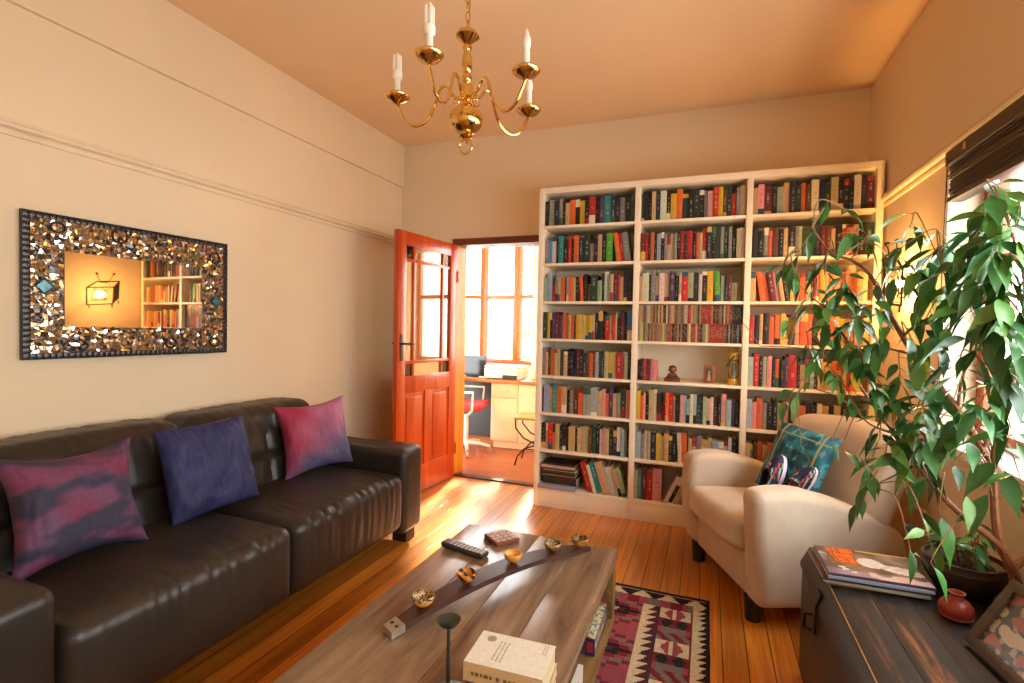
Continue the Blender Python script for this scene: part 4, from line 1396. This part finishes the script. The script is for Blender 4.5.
# magazines on the chest
rnd = random.Random(14)
mz = KZ + .001


def cover(u, v):
    """top magazine: orange heavy title on dark, pale shapes on brown"""
    n1 = noise.noise(Vector((u * 6, v * 5, 2))); n2 = noise.noise(Vector((u * 14, v * 12, 9)))
    c = lerp(lin('4a3a2c'), lin('8a7660'), n1 + .5 + .3 * n2)
    if u < .10: c = lerp(lin('2a2422'), lin('b0a8a0'), .8 if .45 < v < .85 and n2 > .05 else .1)
    if .13 < u < .40 and v > .42:
        rows = (v - .42) / .58
        ri = int(rows * 3); lt = (u - .13) / .27 * (5, 6, 4.5)[ri] + (.1, .4, .25)[ri]
        fr = lt % 1; fz = rows * 3 % 1; hole = .35 < fr < .6 and ((.3 < fz < .5) if int(lt) % 2 else (.55 < fz < .8 or fz < .3)) 
        c = lin('e0601c') if fz > .12 and fr > .16 and not hole else lin('5a2a16')
    if (u - .52) ** 2 / .018 + (v - .55) ** 2 / .03 < 1: c = lin('c8c0b4')
    if (u - .80) ** 2 / .045 + (v - .42 + .25 * (u - .8)) ** 2 / .018 < 1: c = lerp(lin('b8aa98'), lin('e0d8cc'), n2 + .5)
    if v > .95 and u > .45: c = lin('c0a858')
    if v < .2: c = lerp(lin('6a5a6a'), lin('8a7a88'), n1 + .5)
    if v < .2 and u > .42 and n1 > -.05: c = lin('c8a8a0')
    if .14 < u < .3 and .1 < v < .3 and n2 > .1: c = lin('d0c8b8')
    return c


MG = [('magazine with a yellow edge, lowest in the chest pile', '8a6a3a', (.003, .01), .03), ('magazine second from the bottom of the chest pile, pale cover edge', 'b0a898', (-.008, .004), -.02),
      ('magazine in the middle of the chest pile, dark spine', '3a3430', (-.012, .0), .02), ('magazine second from the top of the chest pile, pale blue spine', '9aa4bc', (.002, -.004), 0), ('glossy magazine with an orange masthead, top of the pile on the chest', '5a4c58', (.006, .0), .012)]
for k, (lb, hx_, (dx, dy), rr) in enumerate(MG):
    b = MB(); b.smooth = False; w, d, h = .285, .225, .0088
    b.col = lin(hx_); b.box(0, w, 0, d, 0, .0007); b.box(0, w, -.0006, .0006, .0003, h - .0003)
    b.col = lin('b4b8c8'); b.box(.001, w - .001, .0008, d - .001, .0008, h - .0009)
    b.col = lin(hx_)
    if k < 4: b.box(0, w, 0, d, h - .0008, h)
    else:
        n1, n2 = 64, 50
        vs = [(w * i / n1, d * j / n2, h) for i in range(n1 + 1) for j in range(n2 + 1)]
        fs = [(i * (n2 + 1) + j, (i + 1) * (n2 + 1) + j, (i + 1) * (n2 + 1) + j + 1, i * (n2 + 1) + j + 1) for i in range(n1) for j in range(n2)]
        b.add(vs, fs, [cover((i + .5) / n1, (j + .5) / n2) for i in range(n1) for j in range(n2)])
    o = b.build('magazine', M_print); o.matrix_basis = Matrix.Translation((.388 + dx, 1.905 + dy, mz)) @ Matrix.Rotation(rr + .02, 4, 'Z')
    tag(o, lb, 'magazine', 'magazines on the chest'); mz += h + .0004

# ------------------------------------------------------------------ armchair
AO = (.048, 2.815, 0)
t = thing('armchair', 'pale beige suede tub armchair with sloping arms beside the bookcase', 'armchair', AO, math.radians(-66.2))


def suede():
    k = Nodes('pale beige suede'); v = k.coord()
    f = k.noise(v, 4, 5)
    k.base(k.ramp(f, [(.3, lin('baa690')), (.7, lin('d2c2ac'))]))
    k.bump(k.noise(v, 220, 3), .12, .002)
    return k.set(.85, 0, .2, Sheen__Weight=.4, Sheen__Roughness=.4)


M_suede = suede()


def arm_fn(sgn):
    def f(p):          # local to arm centre: x width, y depth (0.75), z height
        q = p.copy()
        y = p.y + .365                                   # distance from the front
        top = .61 + .02 * math.sin(min(1, y / .3) * PI) - .19 * max(0, (y - .26) / .47) ** 1.5
        zz = (p.z + .255) / .51
        q.z = .10 + zz * (top - .10) - .0
        q.x += sgn * .03 * math.sin(PI * min(1, max(0, zz))) - sgn * .05 * max(0, (y - .25) / .5) ** 2
        q.y += .03 * (1 - zz) * (1 if y < .2 else 0) - .012 * math.sin(PI * zz) * (1 if y < .2 else 0)
        return q
    return f


for sgn in (-1, 1):
    b = MB(); b.rbox((sgn * .345, .365, 0), (.15, .73, .51), .045, 4, (4, 18, 14), arm_fn(sgn)); b.build('arm', M_suede, t, angle=70)
b = MB(); b.rbox((0, .36, .20), (.56, .64, .20), .03, 3, (8, 8, 3)); b.build('seat_base', M_suede, t, angle=70)
b = MB(); b.rbox((0, .295, .36), (.545, .62, .155), .05, 4, (14, 16, 3), lambda p: p + Vector((0, -.02 * (1 - (p.x / .28) ** 2) * max(0, -p.y / .3), (.02 * (1 - (p.x / .27) ** 4) * (1 - (p.y / .31) ** 4) if p.z > 0 else 0) - .03 * (p.y / .6))))
b.build('seat_cushion', M_suede, t, angle=70)


def back_fn(p):
    q = p.copy()
    q.y += .22 * (p.z + .27) / .6 - .07 * (p.x / .36) ** 2 + (.03 * (1 - (p.x / .36) ** 2) * (1 if p.y < 0 else 0) * -math.sin(PI * max(0, min(1, (p.z + .27) / .54))))
    q.z += -.03 * (p.x / .39) ** 2 * max(0, (p.z + .1) / .4)
    return q


b = MB(); b.rbox((0, .60, .575), (.78, .16, .60), .06, 5, (14, 5, 14), back_fn); b.build('back', M_suede, t, angle=70)
for x, y in ((-.30, .07), (.30, .07), (-.26, .62), (.26, .62)):
    b = MB(); b.lathe([(0, .0), (.034, .0), (.036, .01), (.042, .106), (0, .107)], 16, (x, y, 0)); b.build('leg', mottled('black stained leg', (.012, .012, .012), .4), t)


def teal(u, v):
    n1 = nz(u, v, 4, 5, 1.6); n2 = nz(u, v, 11, 15, .5)
    c = lerp(lin('0f3f4c'), lin('1f7886'), n1 + .55 + .4 * n2)
    if n2 > .22: c = lerp(c, lin('6fb0b0'), .5)
    for g in (.16, .84):
        if abs(u - g) < .016 or abs(v - g) < .014: c = lin('a08a4a')
    if .2 < u < .8 and .2 < v < .8 and n1 < .1: c = lerp(c, lin('12302e'), .6)
    return c


o = cushion_mesh(.335, .38, .11, teal, seed=9, pinch=.05, wrink=.008).build('cushion', attr_mat('teal embroidered silk', .45, .15, 90, .15), None, angle=80)
pose(o, (.455, 3.01, .650), (-.60, -.66, .40), (.0, 0, 1), math.radians(-7)); tag(o, 'teal patterned cushion with gold lines leaning in the beige armchair', 'cushion')

# a pair of flowered slip-on shoes against the teal cushion
M_canvas = attr_mat('flowered navy canvas', .7, .15, 120, .1)
M_sole = mottled('white rubber sole', lin('d8cfe0'), .5, scale=30, amt=.05)
M_insole = mottled('pink insole cloth', lin('c05a70'), .7, scale=40, amt=.15)


def shoe(t, seed, mir):
    n = 22
    out = []
    for i in range(n):
        a = 2 * PI * i / n
        y = math.cos(a); x = math.sin(a)
        wd = .043 * (1 + .12 * y) * (1 if y > -.2 else 1 + .12 * y)
        out.append((x * wd + mir * .008 * (1 - y * y), y * .122))
    b = MB(); b.prism(out, 0, .02, 'z'); b.build('sole', M_sole, t)
    b = MB(); b.prism([(x * .86, y * .92) for x, y in out], .0198, .024, 'z'); b.build('insole', M_insole, t)
    # upper: rings rise from the sole edge, high at the toe, open over the heel half
    b = MB(); m = 8; vs = []; fs = []; cs = []
    for j in range(m + 1):
        f = j / m
        for x, y in out:
            yy = y / .122
            if yy > .05: hh = .058 * math.sin(f * PI / 2) * (1 - .35 * max(0, yy) ** 2); k = 1 - (1 - math.cos(f * PI / 2)) * min(1, (yy + .1) * 1.6)
            else: hh = .05 * f * (1 + .25 * max(0, -yy - .5)); k = 1 - .12 * f
            cy = y if yy < .05 else (.006 + (y - .006) * (1 - .75 * (1 - math.cos(f * PI / 2))))
            vs.append((x * k, cy, .018 + hh))
    for j in range(m):
        for i in range(n):
            fs.append((j * n + i, j * n + (i + 1) % n, (j + 1) * n + (i + 1) % n, (j + 1) * n + i))
            h = (math.sin((i + seed) * 3.7 + j * 1.9) + math.sin((i - j) * 1.7 + seed))
            c = lin('1c2440')
            if h > 1.55: c = lin('b03a30')
            elif h > 1.35: c = lin('c07a70')
            elif h < -1.65: c = lin('8fae90')
            elif h < -1.5: c = lin('b09a74')
            cs.append(c)
    b.add(vs, fs, cs); b.build('upper', M_canvas, t, angle=60)


for k, (c, N, up, rl, lb) in enumerate((((.355, 2.925, .574), (-.80, -.45, .42), (-.25, .25, 1), -.25, 'flowered slip-on shoe on the armchair, red flower toe, nearer the bookcase'),
                                        ((.455, 2.84, .562), (-.55, -.70, .30), (.55, -.3, 1), .15, 'navy flowered slip-on shoe on the armchair showing its pink lining'))):
    t = thing('shoe', lb, 'shoe', group='flowered shoes on the armchair')
    pose(t, c, N, up, rl)
    shoe(t, k * 5, 1 - 2 * k)

# ------------------------------------------------------------------ plants and bits on the chest
t = thing('potted_ficus', 'tall weeping fig with long bare branches and glossy green leaves, by the window', 'plant', (.872, 1.72, KZ))
BRANCH = [[((0.925,1.905,0.392),0.011),((0.856,1.863,0.603),0.0105),((0.819,1.829,0.674),0.01),((0.786,1.807,0.729),0.0095)],
[((0.786,1.807,0.729),0.0085),((0.764,1.799,0.756),0.007),((0.701,1.809,0.805),0.0062),((0.643,1.842,0.871),0.0058),((0.608,1.884,0.934),0.0052),((0.56,1.921,1.012),0.0045),((0.509,1.957,1.095),0.0035),((0.449,1.991,1.197),0.0025),((0.395,1.994,1.286),0.0018)],
[((0.786,1.807,0.729),0.0085),((0.76,1.789,0.816),0.007),((0.736,1.752,0.989),0.006),((0.738,1.734,1.093),0.0056),((0.75,1.71,1.214),0.005),((0.751,1.682,1.342),0.004),((0.741,1.66,1.468),0.003),((0.704,1.638,1.579),0.002),((0.673,1.629,1.665),0.0015)],
[((0.895,1.872,0.793),0.0085),((0.846,1.844,0.847),0.008),((0.743,1.83,1.003),0.0072),((0.683,1.832,1.113),0.0068),((0.634,1.847,1.184),0.0062),((0.579,1.85,1.265),0.0058),((0.516,1.872,1.397),0.005),((0.473,1.901,1.511),0.004),((0.423,1.916,1.561),0.0032),((0.366,1.927,1.59),0.0025),((0.313,1.93,1.672),0.0018)],
[((0.819,1.829,0.674),0.008),((0.891,1.858,0.741),0.008),((0.895,1.872,0.793),0.008)],
[((0.683,1.832,1.113),0.004),((0.682,1.812,1.199),0.003),((0.699,1.79,1.314),0.0025),((0.711,1.776,1.425),0.002),((0.711,1.758,1.532),0.0015)],
[((0.634,1.847,1.184),0.003),((0.655,1.837,1.312),0.0025),((0.649,1.806,1.426),0.002),((0.614,1.795,1.534),0.0015)],
[((0.56,1.921,1.012),0.0025),((0.492,1.917,1.038),0.002),((0.41,1.931,1.114),0.0016),((0.328,1.921,1.143),0.0012)],
[((0.516,1.872,1.397),0.0025),((0.418,1.876,1.374),0.002),((0.323,1.895,1.432),0.0016),((0.265,1.907,1.499),0.0012)],
[((0.488,1.901,1.291),0.002),((0.375,1.922,1.27),0.0018),((0.259,1.92,1.276),0.0014),((0.168,1.917,1.277),0.001)],
[((0.579,1.85,1.265),0.0025),((0.488,1.901,1.291),0.002)],
[((0.608,1.884,0.934),0.002),((0.515,1.794,0.901),0.0016),((0.45,1.768,0.87),0.0012)],
[((0.743,1.83,1.003),0.003),((0.731,1.723,1.156),0.0025),((0.665,1.647,1.264),0.002)]]
SPRAY = [((0.407,1.968,1.74),3),((0.464,1.901,1.627),5),((0.421,1.907,1.649),4),((0.325,1.957,1.696),3),((0.359,1.945,1.56),5),((0.285,1.96,1.605),3),((0.391,1.869,1.478),6),((0.316,1.903,1.432),5),((0.268,1.93,1.518),4),((0.238,1.941,1.563),3),((0.257,1.922,1.373),3),((0.363,1.877,1.374),6),((0.43,1.86,1.374),6),((0.466,1.843,1.429),6),((0.411,1.893,1.288),7),((0.451,1.864,1.259),8),((0.492,1.85,1.307),6),((0.383,1.88,1.202),5),((0.35,1.933,1.253),6),((0.459,1.844,1.184),6),((0.425,1.872,1.132),5),((0.315,1.942,1.301),5),((0.295,1.93,1.133),3),((0.258,1.915,1.106),2),((0.112,1.906,1.286),1),((0.292,1.882,1.001),1),((0.387,1.855,1.021),1),((0.419,1.888,0.986),1),((0.537,1.821,1.59),5),((0.586,1.817,1.538),6),((0.625,1.802,1.597),5),((0.554,1.83,1.658),3),((0.589,1.784,1.468),5),((0.542,1.818,1.427),1),((0.518,1.834,1.524),3),((0.629,1.767,1.466),6),((0.644,1.753,1.528),6),((0.591,1.814,1.369),2),((0.573,1.827,1.295),4),((0.607,1.755,1.326),6),((0.541,1.834,1.213),5),((0.525,1.858,1.14),5),((0.654,1.654,1.66),4),((0.695,1.671,1.699),4),((0.642,1.668,1.587),6),((0.67,1.636,1.567),7),((0.699,1.616,1.599),6),((0.668,1.676,1.496),7),((0.691,1.62,1.49),7),((0.711,1.615,1.415),7),((0.654,1.711,1.421),6),((0.675,1.632,1.378),8),((0.707,1.611,1.316),5),((0.66,1.689,1.301),4),((0.69,1.635,1.253),5),((0.643,1.724,1.245),4),((0.723,1.624,1.205),5),((0.667,1.645,1.174),5),((0.651,1.767,1.159),4),((0.718,1.641,1.102),5),((0.671,1.697,1.075),4),((0.708,1.656,1.021),2),((0.74,1.647,0.989),2),((0.669,1.769,0.992),1),((0.641,1.792,1.055),6),((0.597,1.81,1.136),7),((0.579,1.844,1.055),7),((0.605,1.789,1.052),6),((0.561,1.835,0.995),5),((0.51,1.881,1.027),6),((0.506,1.813,0.964),4),((0.46,1.773,0.923),3),((0.439,1.763,0.858),2),((0.595,1.782,0.937),4),((0.62,1.747,0.865),1),((0.558,1.658,0.816),2),((0.584,1.645,0.764),1),((0.524,1.665,0.767),2),((0.667,1.703,0.939),1),((0.707,1.697,0.933),2)]
M_bark = mottled('brown fig bark', lin('8a5432'), .7, scale=40, amt=.3, bump=.3)


def smooth_path(pts, sub=4):
    out = []
    for k in range(len(pts) - 1):
        p0, p1, p2, p3 = [Vector(pts[max(0, min(len(pts) - 1, k + d))][0]) for d in (-1, 0, 1, 2)]
        r1, r2 = pts[k][1], pts[k + 1][1]
        for s_ in range(sub):
            s = s_ / sub
            out.append((.5 * (2 * p1 + (p2 - p0) * s + (2 * p0 - 5 * p1 + 4 * p2 - p3) * s * s + (3 * p1 - p0 - 3 * p2 + p3) * s ** 3), r1 + (r2 - r1) * s))
    out.append((Vector(pts[-1][0]), pts[-1][1]))
    return out


pot_top = Vector((.872, 1.72, KZ + .13))
b = MB(); nodes_ = []; b.mi = 0
first = smooth_path([((.872, 1.72, KZ + .10), .0125)] + BRANCH[0][1:])
b.tube([p for p, r in first], [r * 1.35 for p, r in first], 8)
for br in BRANCH[1:]:
    pa = smooth_path(br)
    b.tube([p for p, r in pa], [r * 1.4 for p, r in pa], 8)
    nodes_ += pa
tw = b
rnd = random.Random(31)
M_leaf = attr_mat('glossy fig leaf', .32, .25, 40, .08, spec=.5)
lb_ = MB(); tw.mi = 1
GREENS = ['3c6c30', '4c8638', '40763c', '5f9642', '345f2e', '568c50', '76a650']


def leaf(p, d, L, droop):
    """one pointed folded leaf from p along d"""
    d = d.normalized()
    side = d.cross(Vector((0, 0, 1)))
    side = side.normalized() if side.length > .05 else Vector((1, 0, 0))
    side = (side + Vector((rnd.uniform(-.5, .5), rnd.uniform(-.5, .5), rnd.uniform(-.7, .7)))).normalized()
    side = (side - d * side.dot(d)).normalized()
    nn = side.cross(d)
    W = L * rnd.uniform(.17, .215)
    rows = ((.0, .04), (.10, .45), (.28, .95), (.48, 1.0), (.68, .70), (.86, .25), (1.0, .02))
    cup = rnd.uniform(.15, .4); curl = rnd.uniform(-.05, .28)
    vs = []; stalk = L * .18
    for f, w in rows:
        c = p + d * (stalk + L * f) - nn * (curl * L * f * f) - Vector((0, 0, droop * L * f * f))
        for s in (-1, 0, 1): vs.append(c + side * (s * W * w) + nn * (abs(s) * cup * W * w))
    fs = []
    for k in range(len(rows) - 1):
        a = k * 3
        fs += [(a, a + 1, a + 4, a + 3), (a + 1, a + 2, a + 5, a + 4)]
    c = lin('c8a030') if rnd.random() < .012 else lin(rnd.choice(GREENS))
    lb_.add(vs, fs, [c] * len(fs))
    tw.tube([p, p + d * stalk], .0009, 4, False)


for (tx, ty, tz_), n in SPRAY:
    T_ = Vector((tx, ty, tz_))
    np_ = min(nodes_, key=lambda q: (q[0] - T_).length + .25 * max(0, (q[0].z - T_.z)))
    P_ = np_[0]
    mid = (P_ + T_) / 2 + Vector((rnd.uniform(-.03, .03), rnd.uniform(-.03, .03), .04 + rnd.uniform(0, .04)))
    pts = [(P_, min(.0022, np_[1])), (mid, .0019), (T_, .0015), (T_ + (T_ - mid) * .25 + Vector((0, 0, -.01)), .0007)]
    pa = smooth_path(pts, 5)
    tw.tube([p for p, r in pa], [r for p, r in pa], 5, False)
    m = len(pa); big = 1 + .45 * max(0, min(1, (T_.x - .35) / .3))
    n2 = n + n // 2 + (1 if n > 3 else 0) if n > 1 else 1
    for k in range(n2):
        i = min(m - 1, int(m * (.40 + .60 * (k + .5) / n2))) if n > 1 else m - 1
        p = pa[i][0]; d0 = (pa[min(i + 1, m - 1)][0] - pa[i - 1][0]).normalized()
        sd = d0.cross(Vector((0, 0, 1)))
        sd = sd.normalized() if sd.length > .05 else Vector((1, 0, 0))
        d = d0 * .55 + sd * ((1 if k % 2 else -1) * rnd.uniform(.3, .9)) + Vector((rnd.uniform(-.3, .3), rnd.uniform(-.3, .3), rnd.uniform(-.75, .5)))
        leaf(p, d, rnd.uniform(.046, .078) * big, rnd.uniform(.05, .35))
lb_.build('foliage', M_leaf, t, world=True, angle=80)
tw.build('branches', [M_bark, mottled('pale brown twig', lin('8f6a42'), .7, scale=60, amt=.2, bump=0)], t, world=True)
b = MB(); b.lathe([(0, .0005), (.055, .0005), (.062, .03), (.070, .10), (.075, .115), (.075, .13), (.066, .13), (.062, .105), (0, .104)], 28); b.build('pot', mottled('dark glazed pot', lin('3a2a22'), .4, scale=20, amt=.2), t)

# dark woven bowl with a small leafy plant
t = thing('potted_plant', 'small leafy plant in a wide dark woven bowl at the far end of the chest', 'plant', (.792, 2.04, KZ))
b = MB(); N = 40
prof = [(0, .0008), (.062, .001)]
for k in range(12):
    f = k / 11; prof.append((.066 + .040 * math.sin(f * PI * .6) + (.0025 if k % 2 else 0), .004 + .100 * f))
prof += [(.108, .110), (.100, .112), (.095, .100), (.07, .09), (0, .09)]
b.lathe(prof, N); b.build('bowl', wood('dark woven cane', lin('1e130c'), lin('3f2a1c'), 'z', 8, .6, 3, .3), t)
lb_ = MB(); tw = MB(); rnd = random.Random(77)
for k in range(9):
    a = rnd.uniform(0, 2 * PI); r0 = rnd.uniform(.0, .06); hgt = rnd.uniform(.06, .15)
    p0 = Vector((r0 * math.cos(a), r0 * math.sin(a), .088)); p1 = p0 + Vector((.4 * hgt * math.cos(a) - .01, .3 * hgt * math.sin(a), hgt))
    mid = (p0 + p1) / 2 + Vector((0, 0, .03))
    tw.tube([p0, mid, p1], [.0025, .002, .0012], 6)
    for j in range(5):
        f = .3 + .7 * j / 4; p = p0.lerp(p1, f) + Vector((0, 0, .02 * (1 - f)))
        an = rnd.uniform(0, 2 * PI)
        leaf(p, Vector((math.cos(an), math.sin(an), rnd.uniform(-.6, .3))), rnd.uniform(.045, .065), .3)
lb_.build('foliage', M_leaf, t, angle=80); tw.build('stems', M_bark, t)
b = MB(); b.lathe([(0, .0925), (.09, .0925), (.09, .091)], 24); b.build('soil', mottled('dark soil', (.02, .014, .01), .9, scale=90, amt=.5, bump=.5), t)

# little red jar
t = thing('red_jar', 'small round red pottery jar with a narrow neck on the chest by the frame', 'jar', (.700, 1.835, KZ))
b = MB(); b.lathe([(0, .0006), (.028, .0006), (.036, .006), (.042, .022), (.040, .040), (.030, .054), (.018, .060), (.015, .068), (.021, .076), (.021, .078), (.016, .078), (.012, .068), (.014, .060), (0, .05)], 28)
b.build('body', mottled('brick red pottery', lin('8f2f22'), .35, scale=25, amt=.15), t)
b = MB(); b.lathe([(.0365, .0085), (.0385, .0105), (.0375, .0125)], 28); b.build('foot_line', mottled('pale clay line', lin('c89080'), .5), t)

# picture frame leaning back among the pots
t = thing('picture_frame', 'weathered wooden frame of pale scraps leaning back at the near end of the chest', 'picture frame')
pose(t, (.735, 1.575, KZ + .098), (-.86, -.10, .50), (0, 0, 1), 0)
fw, fh = .25, .205
M_fr = wood('grey brown frame', lin('33261d'), lin('6a5444'), 'x', 8, .6, 8, .2)
b = MB()
for x0, x1, y0, y1 in ((-fw / 2, fw / 2, -fh / 2, -fh / 2 + .026), (-fw / 2, fw / 2, fh / 2 - .026, fh / 2), (-fw / 2, -fw / 2 + .026, -fh / 2 + .026, fh / 2 - .026), (fw / 2 - .026, fw / 2, -fh / 2 + .026, fh / 2 - .026)):
    b.box(x0, x1, y0, y1, -.006, .008, .002)
b.build('moulding', M_fr, t)
b = MB(); b.smooth = False
n1, n2 = 70, 54; w, h = fw - .05, fh - .05


def scraps(u, v):
    a = noise.noise(Vector((u * 4, v * 4, 1))); c2 = noise.noise(Vector((u * 9, v * 9, 5)))
    if a > .12: return lin('cdb898')
    if a < -.25: return lin('a8583c')
    if c2 > .2: return lin('a89a86')
    return lerp(lin('3a322a'), lin('5a4c3c'), c2 + .5)


vs = [(-w / 2 + w * i / n1, -h / 2 + h * j / n2, -.002) for i in range(n1 + 1) for j in range(n2 + 1)]
b.add(vs, [(i * (n2 + 1) + j, (i + 1) * (n2 + 1) + j, (i + 1) * (n2 + 1) + j + 1, i * (n2 + 1) + j + 1) for i in range(n1) for j in range(n2)], [scraps((i + .5) / n1, (j + .5) / n2) for i in range(n1) for j in range(n2)])
b.build('picture', M_print, t)

# ------------------------------------------------------------------ study furniture
t = thing('desk', 'white desk unit with a wooden top, drawer and door, in the study beyond the doorway', 'desk', (-1.9, 5.3, 0))
M_cab = mottled('cream cabinet lacquer', lin('d9cba8'), .4, scale=4, amt=.03, bump=0)
b = MB(); b.box(-3.0, -1.40, 5.09, 5.42, .722, .758, .004); b.build('desk_top', wood('orange brown worktop', lin('96552a'), lin('c98a4e'), 'x', 6, .35), t, world=True)
b = MB(); b.box(-2.205, -1.42, 5.135, 5.41, .085, .722, .002); b.box(-2.18, -1.44, 5.16, 5.40, .004, .085); b.build('carcass', M_cab, t, world=True)
dr = MB(); dr.box(-2.19, -1.885, 5.118, 5.134, .565, .715, .003); dr = dr.build('drawer', M_cab, t, world=True)
dr2 = MB(); dr2.box(-2.19, -1.885, 5.118, 5.134, .095, .558, .003); dr2 = dr2.build('door', M_cab, t, world=True)
b = MB(); b.box(-3.0, -2.21, 5.36, 5.375, .06, .715); b.build('under_desk_shade', M_black, t, world=True)  # added black sheet, paints the shadow in the knee space
b = MB(); b.box(-1.879, -1.43, 5.118, 5.134, .095, .715, .003); b.build('side_door', M_cab, t, world=True)


def handle(a, c, par):
    b = MB(); b.tube([Vector(a) + Vector((0, .0, 0)), Vector(a) + Vector((0, -.022, 0)), Vector(c) + Vector((0, -.022, 0)), Vector(c)], .004, 8)
    o = b.build('handle', M_steel); o.parent = par; o.matrix_parent_inverse = par.matrix_world.inverted() if False else Matrix.Translation(-t.location)
    return o


handle((-2.08, 5.118, .645), (-1.99, 5.118, .645), dr)
handle((-2.165, 5.118, .36), (-2.165, 5.118, .46), dr2)

t = thing('monitor', 'black computer screen on the study desk, left of the printer', 'monitor', (-2.50, 5.27, .7585), math.radians(-8))
b = MB(); b.rbox((0, 0, .125), (.37, .02, .235), .008, 2, (4, 1, 4)); b.build('screen', mottled('black glossy plastic', (.02, .02, .022), .2, amt=.02), t)
b = MB(); b.box(-.07, .07, -.05, .05, 0, .008, .003); b.tube([(0, .014, .004), (0, .016, .1)], .012, 10); b.build('stand', M_black, t)
t = thing('printer', 'pale grey flatbed printer on the study desk under the window', 'printer', (-2.085, 5.27, .7585), math.radians(-3))
M_prt = mottled('pale grey plastic', lin('d4d2d0'), .4, scale=10, amt=.03, bump=0)
b = MB(); b.rbox((0, 0, .062), (.42, .28, .12), .015, 3, (4, 4, 3)); b.build('body', M_prt, t)
b = MB(); b.rbox((0, .005, .135), (.415, .27, .024), .008, 2, (4, 4, 1)); b.build('lid', M_white, t)
b = MB(); b.box(-.17, .0, -.19, -.12, .018, .03, .003); b.build('paper_tray', M_prt, t)
b = MB(); b.box(.02, .19, -.148, -.12, .008, .05, .004); b.build('slot', M_black, t)

t = thing('office_chair', 'white framed office chair with black mesh back and red seat in the study', 'chair', (-2.36, 4.84, 0), math.radians(-78))
b = MB()
for k in range(5):
    a = 2 * PI * k / 5 + .3
    c, s = math.cos(a), math.sin(a)
    b.tube([(0, 0, .10), (.14 * c, .14 * s, .10), (.26 * c, .26 * s, .075)], [.022, .018, .014], 8)
b.tube([(0, 0, .08), (0, 0, .40)], .025, 12); b.build('base', M_white, t)
for k in range(5):
    a = 2 * PI * k / 5 + .3
    c, s = math.cos(a), math.sin(a)
    b = MB(); b.tube([(.26 * c - .012 * s, .26 * s + .012 * c, .031), (.26 * c + .012 * s, .26 * s - .012 * c, .031)], .03, 14); b.tube([(.26 * c, .26 * s, .05), (.26 * c, .26 * s, .085)], .01, 8); b.build('castor', M_steel, t)
b = MB(); b.rbox((0, -.02, .50), (.46, .44, .07), .03, 3, (6, 6, 2)); b.build('seat', mottled('red seat cloth', lin('b0303c'), .8, scale=60), t)
b = MB(); b.rbox((0, -.22, .72), (.40, .025, .42), .01, 2, (8, 1, 8), lambda p: p + Vector((0, -.05 * (1 - (p.x / .2) ** 2) + .0, 0))); b.build('back_mesh', mottled('black mesh', (.02, .02, .022), .7, scale=200), t)
b = MB(); b.tube([(-.21, -.21, .5), (-.215, -.21, .92), (-.17, -.23, .945), (.17, -.23, .945), (.215, -.21, .92), (.21, -.21, .5)], .014, 8); b.build('back_frame', M_white, t)
for s in (-1, 1):
    b = MB(); b.tube([(s * .24, -.12, .45), (s * .265, -.12, .64), (s * .265, -.10, .665), (s * .265, .13, .665), (s * .25, .12, .48), (s * .22, .08, .44)], .013, 8); b.build('armrest', M_white, t)

t = thing('metal_stool', 'curved iron stool with a woven golden seat in the study beside the bookcase', 'stool', (-1.50, 4.72, 0), math.radians(6))
b = MB(); b.box(-.225, .225, -.16, .16, .445, .468, .006); b.build('seat', wood('woven golden seat', lin('8a7434'), lin('c4ac60'), 'x', 10, .6, 6, .3), t)
for y in (-.14, .14):
    b = MB()
    for s in (-1, 1):
        b.tube([(s * .215, y, .445), (s * .21, y, .36), (s * .13, y, .27), (0, y, .215 + .0), ], .008, 8)
        b.tube([(0, y, .215), (s * .12, y, .17), (s * .19, y, .09), (s * .215, y, .0)], .008, 8)
    b.tube([(-.12, y, .165), (.12, y, .165)], .006, 8)
    b.build('leg_frame', mottled('dark bronze iron', lin('4a3c24'), .45, .7, 40), t)
b = MB(); b.tube([(0, -.14, .215), (0, .14, .215)], .006, 8); b.build('stretcher', M_iron, t)

# white curtain at the right of the study window
b = MB(); vs = []; n = 30
for j in range(14):
    z = .18 + 2.2 * j / 13
    for i in range(n + 1):
        f = i / n
        vs.append((-1.86 + .30 * f, 5.47 + .022 * math.sin(f * 28) + .004 * math.sin(z * 3), z))
b.add(vs, [(j * (n + 1) + i, j * (n + 1) + i + 1, (j + 1) * (n + 1) + i + 1, (j + 1) * (n + 1) + i) for j in range(13) for i in range(n)])
o = b.build('curtain', mottled('white voile', lin('e8e4dc'), .8, amt=.03, bump=0), None, angle=90)
m_ = o.modifiers.new('cloth', 'SOLIDIFY'); m_.thickness = .003
tag(o, 'white curtain hanging at the right of the study windows', 'curtain')
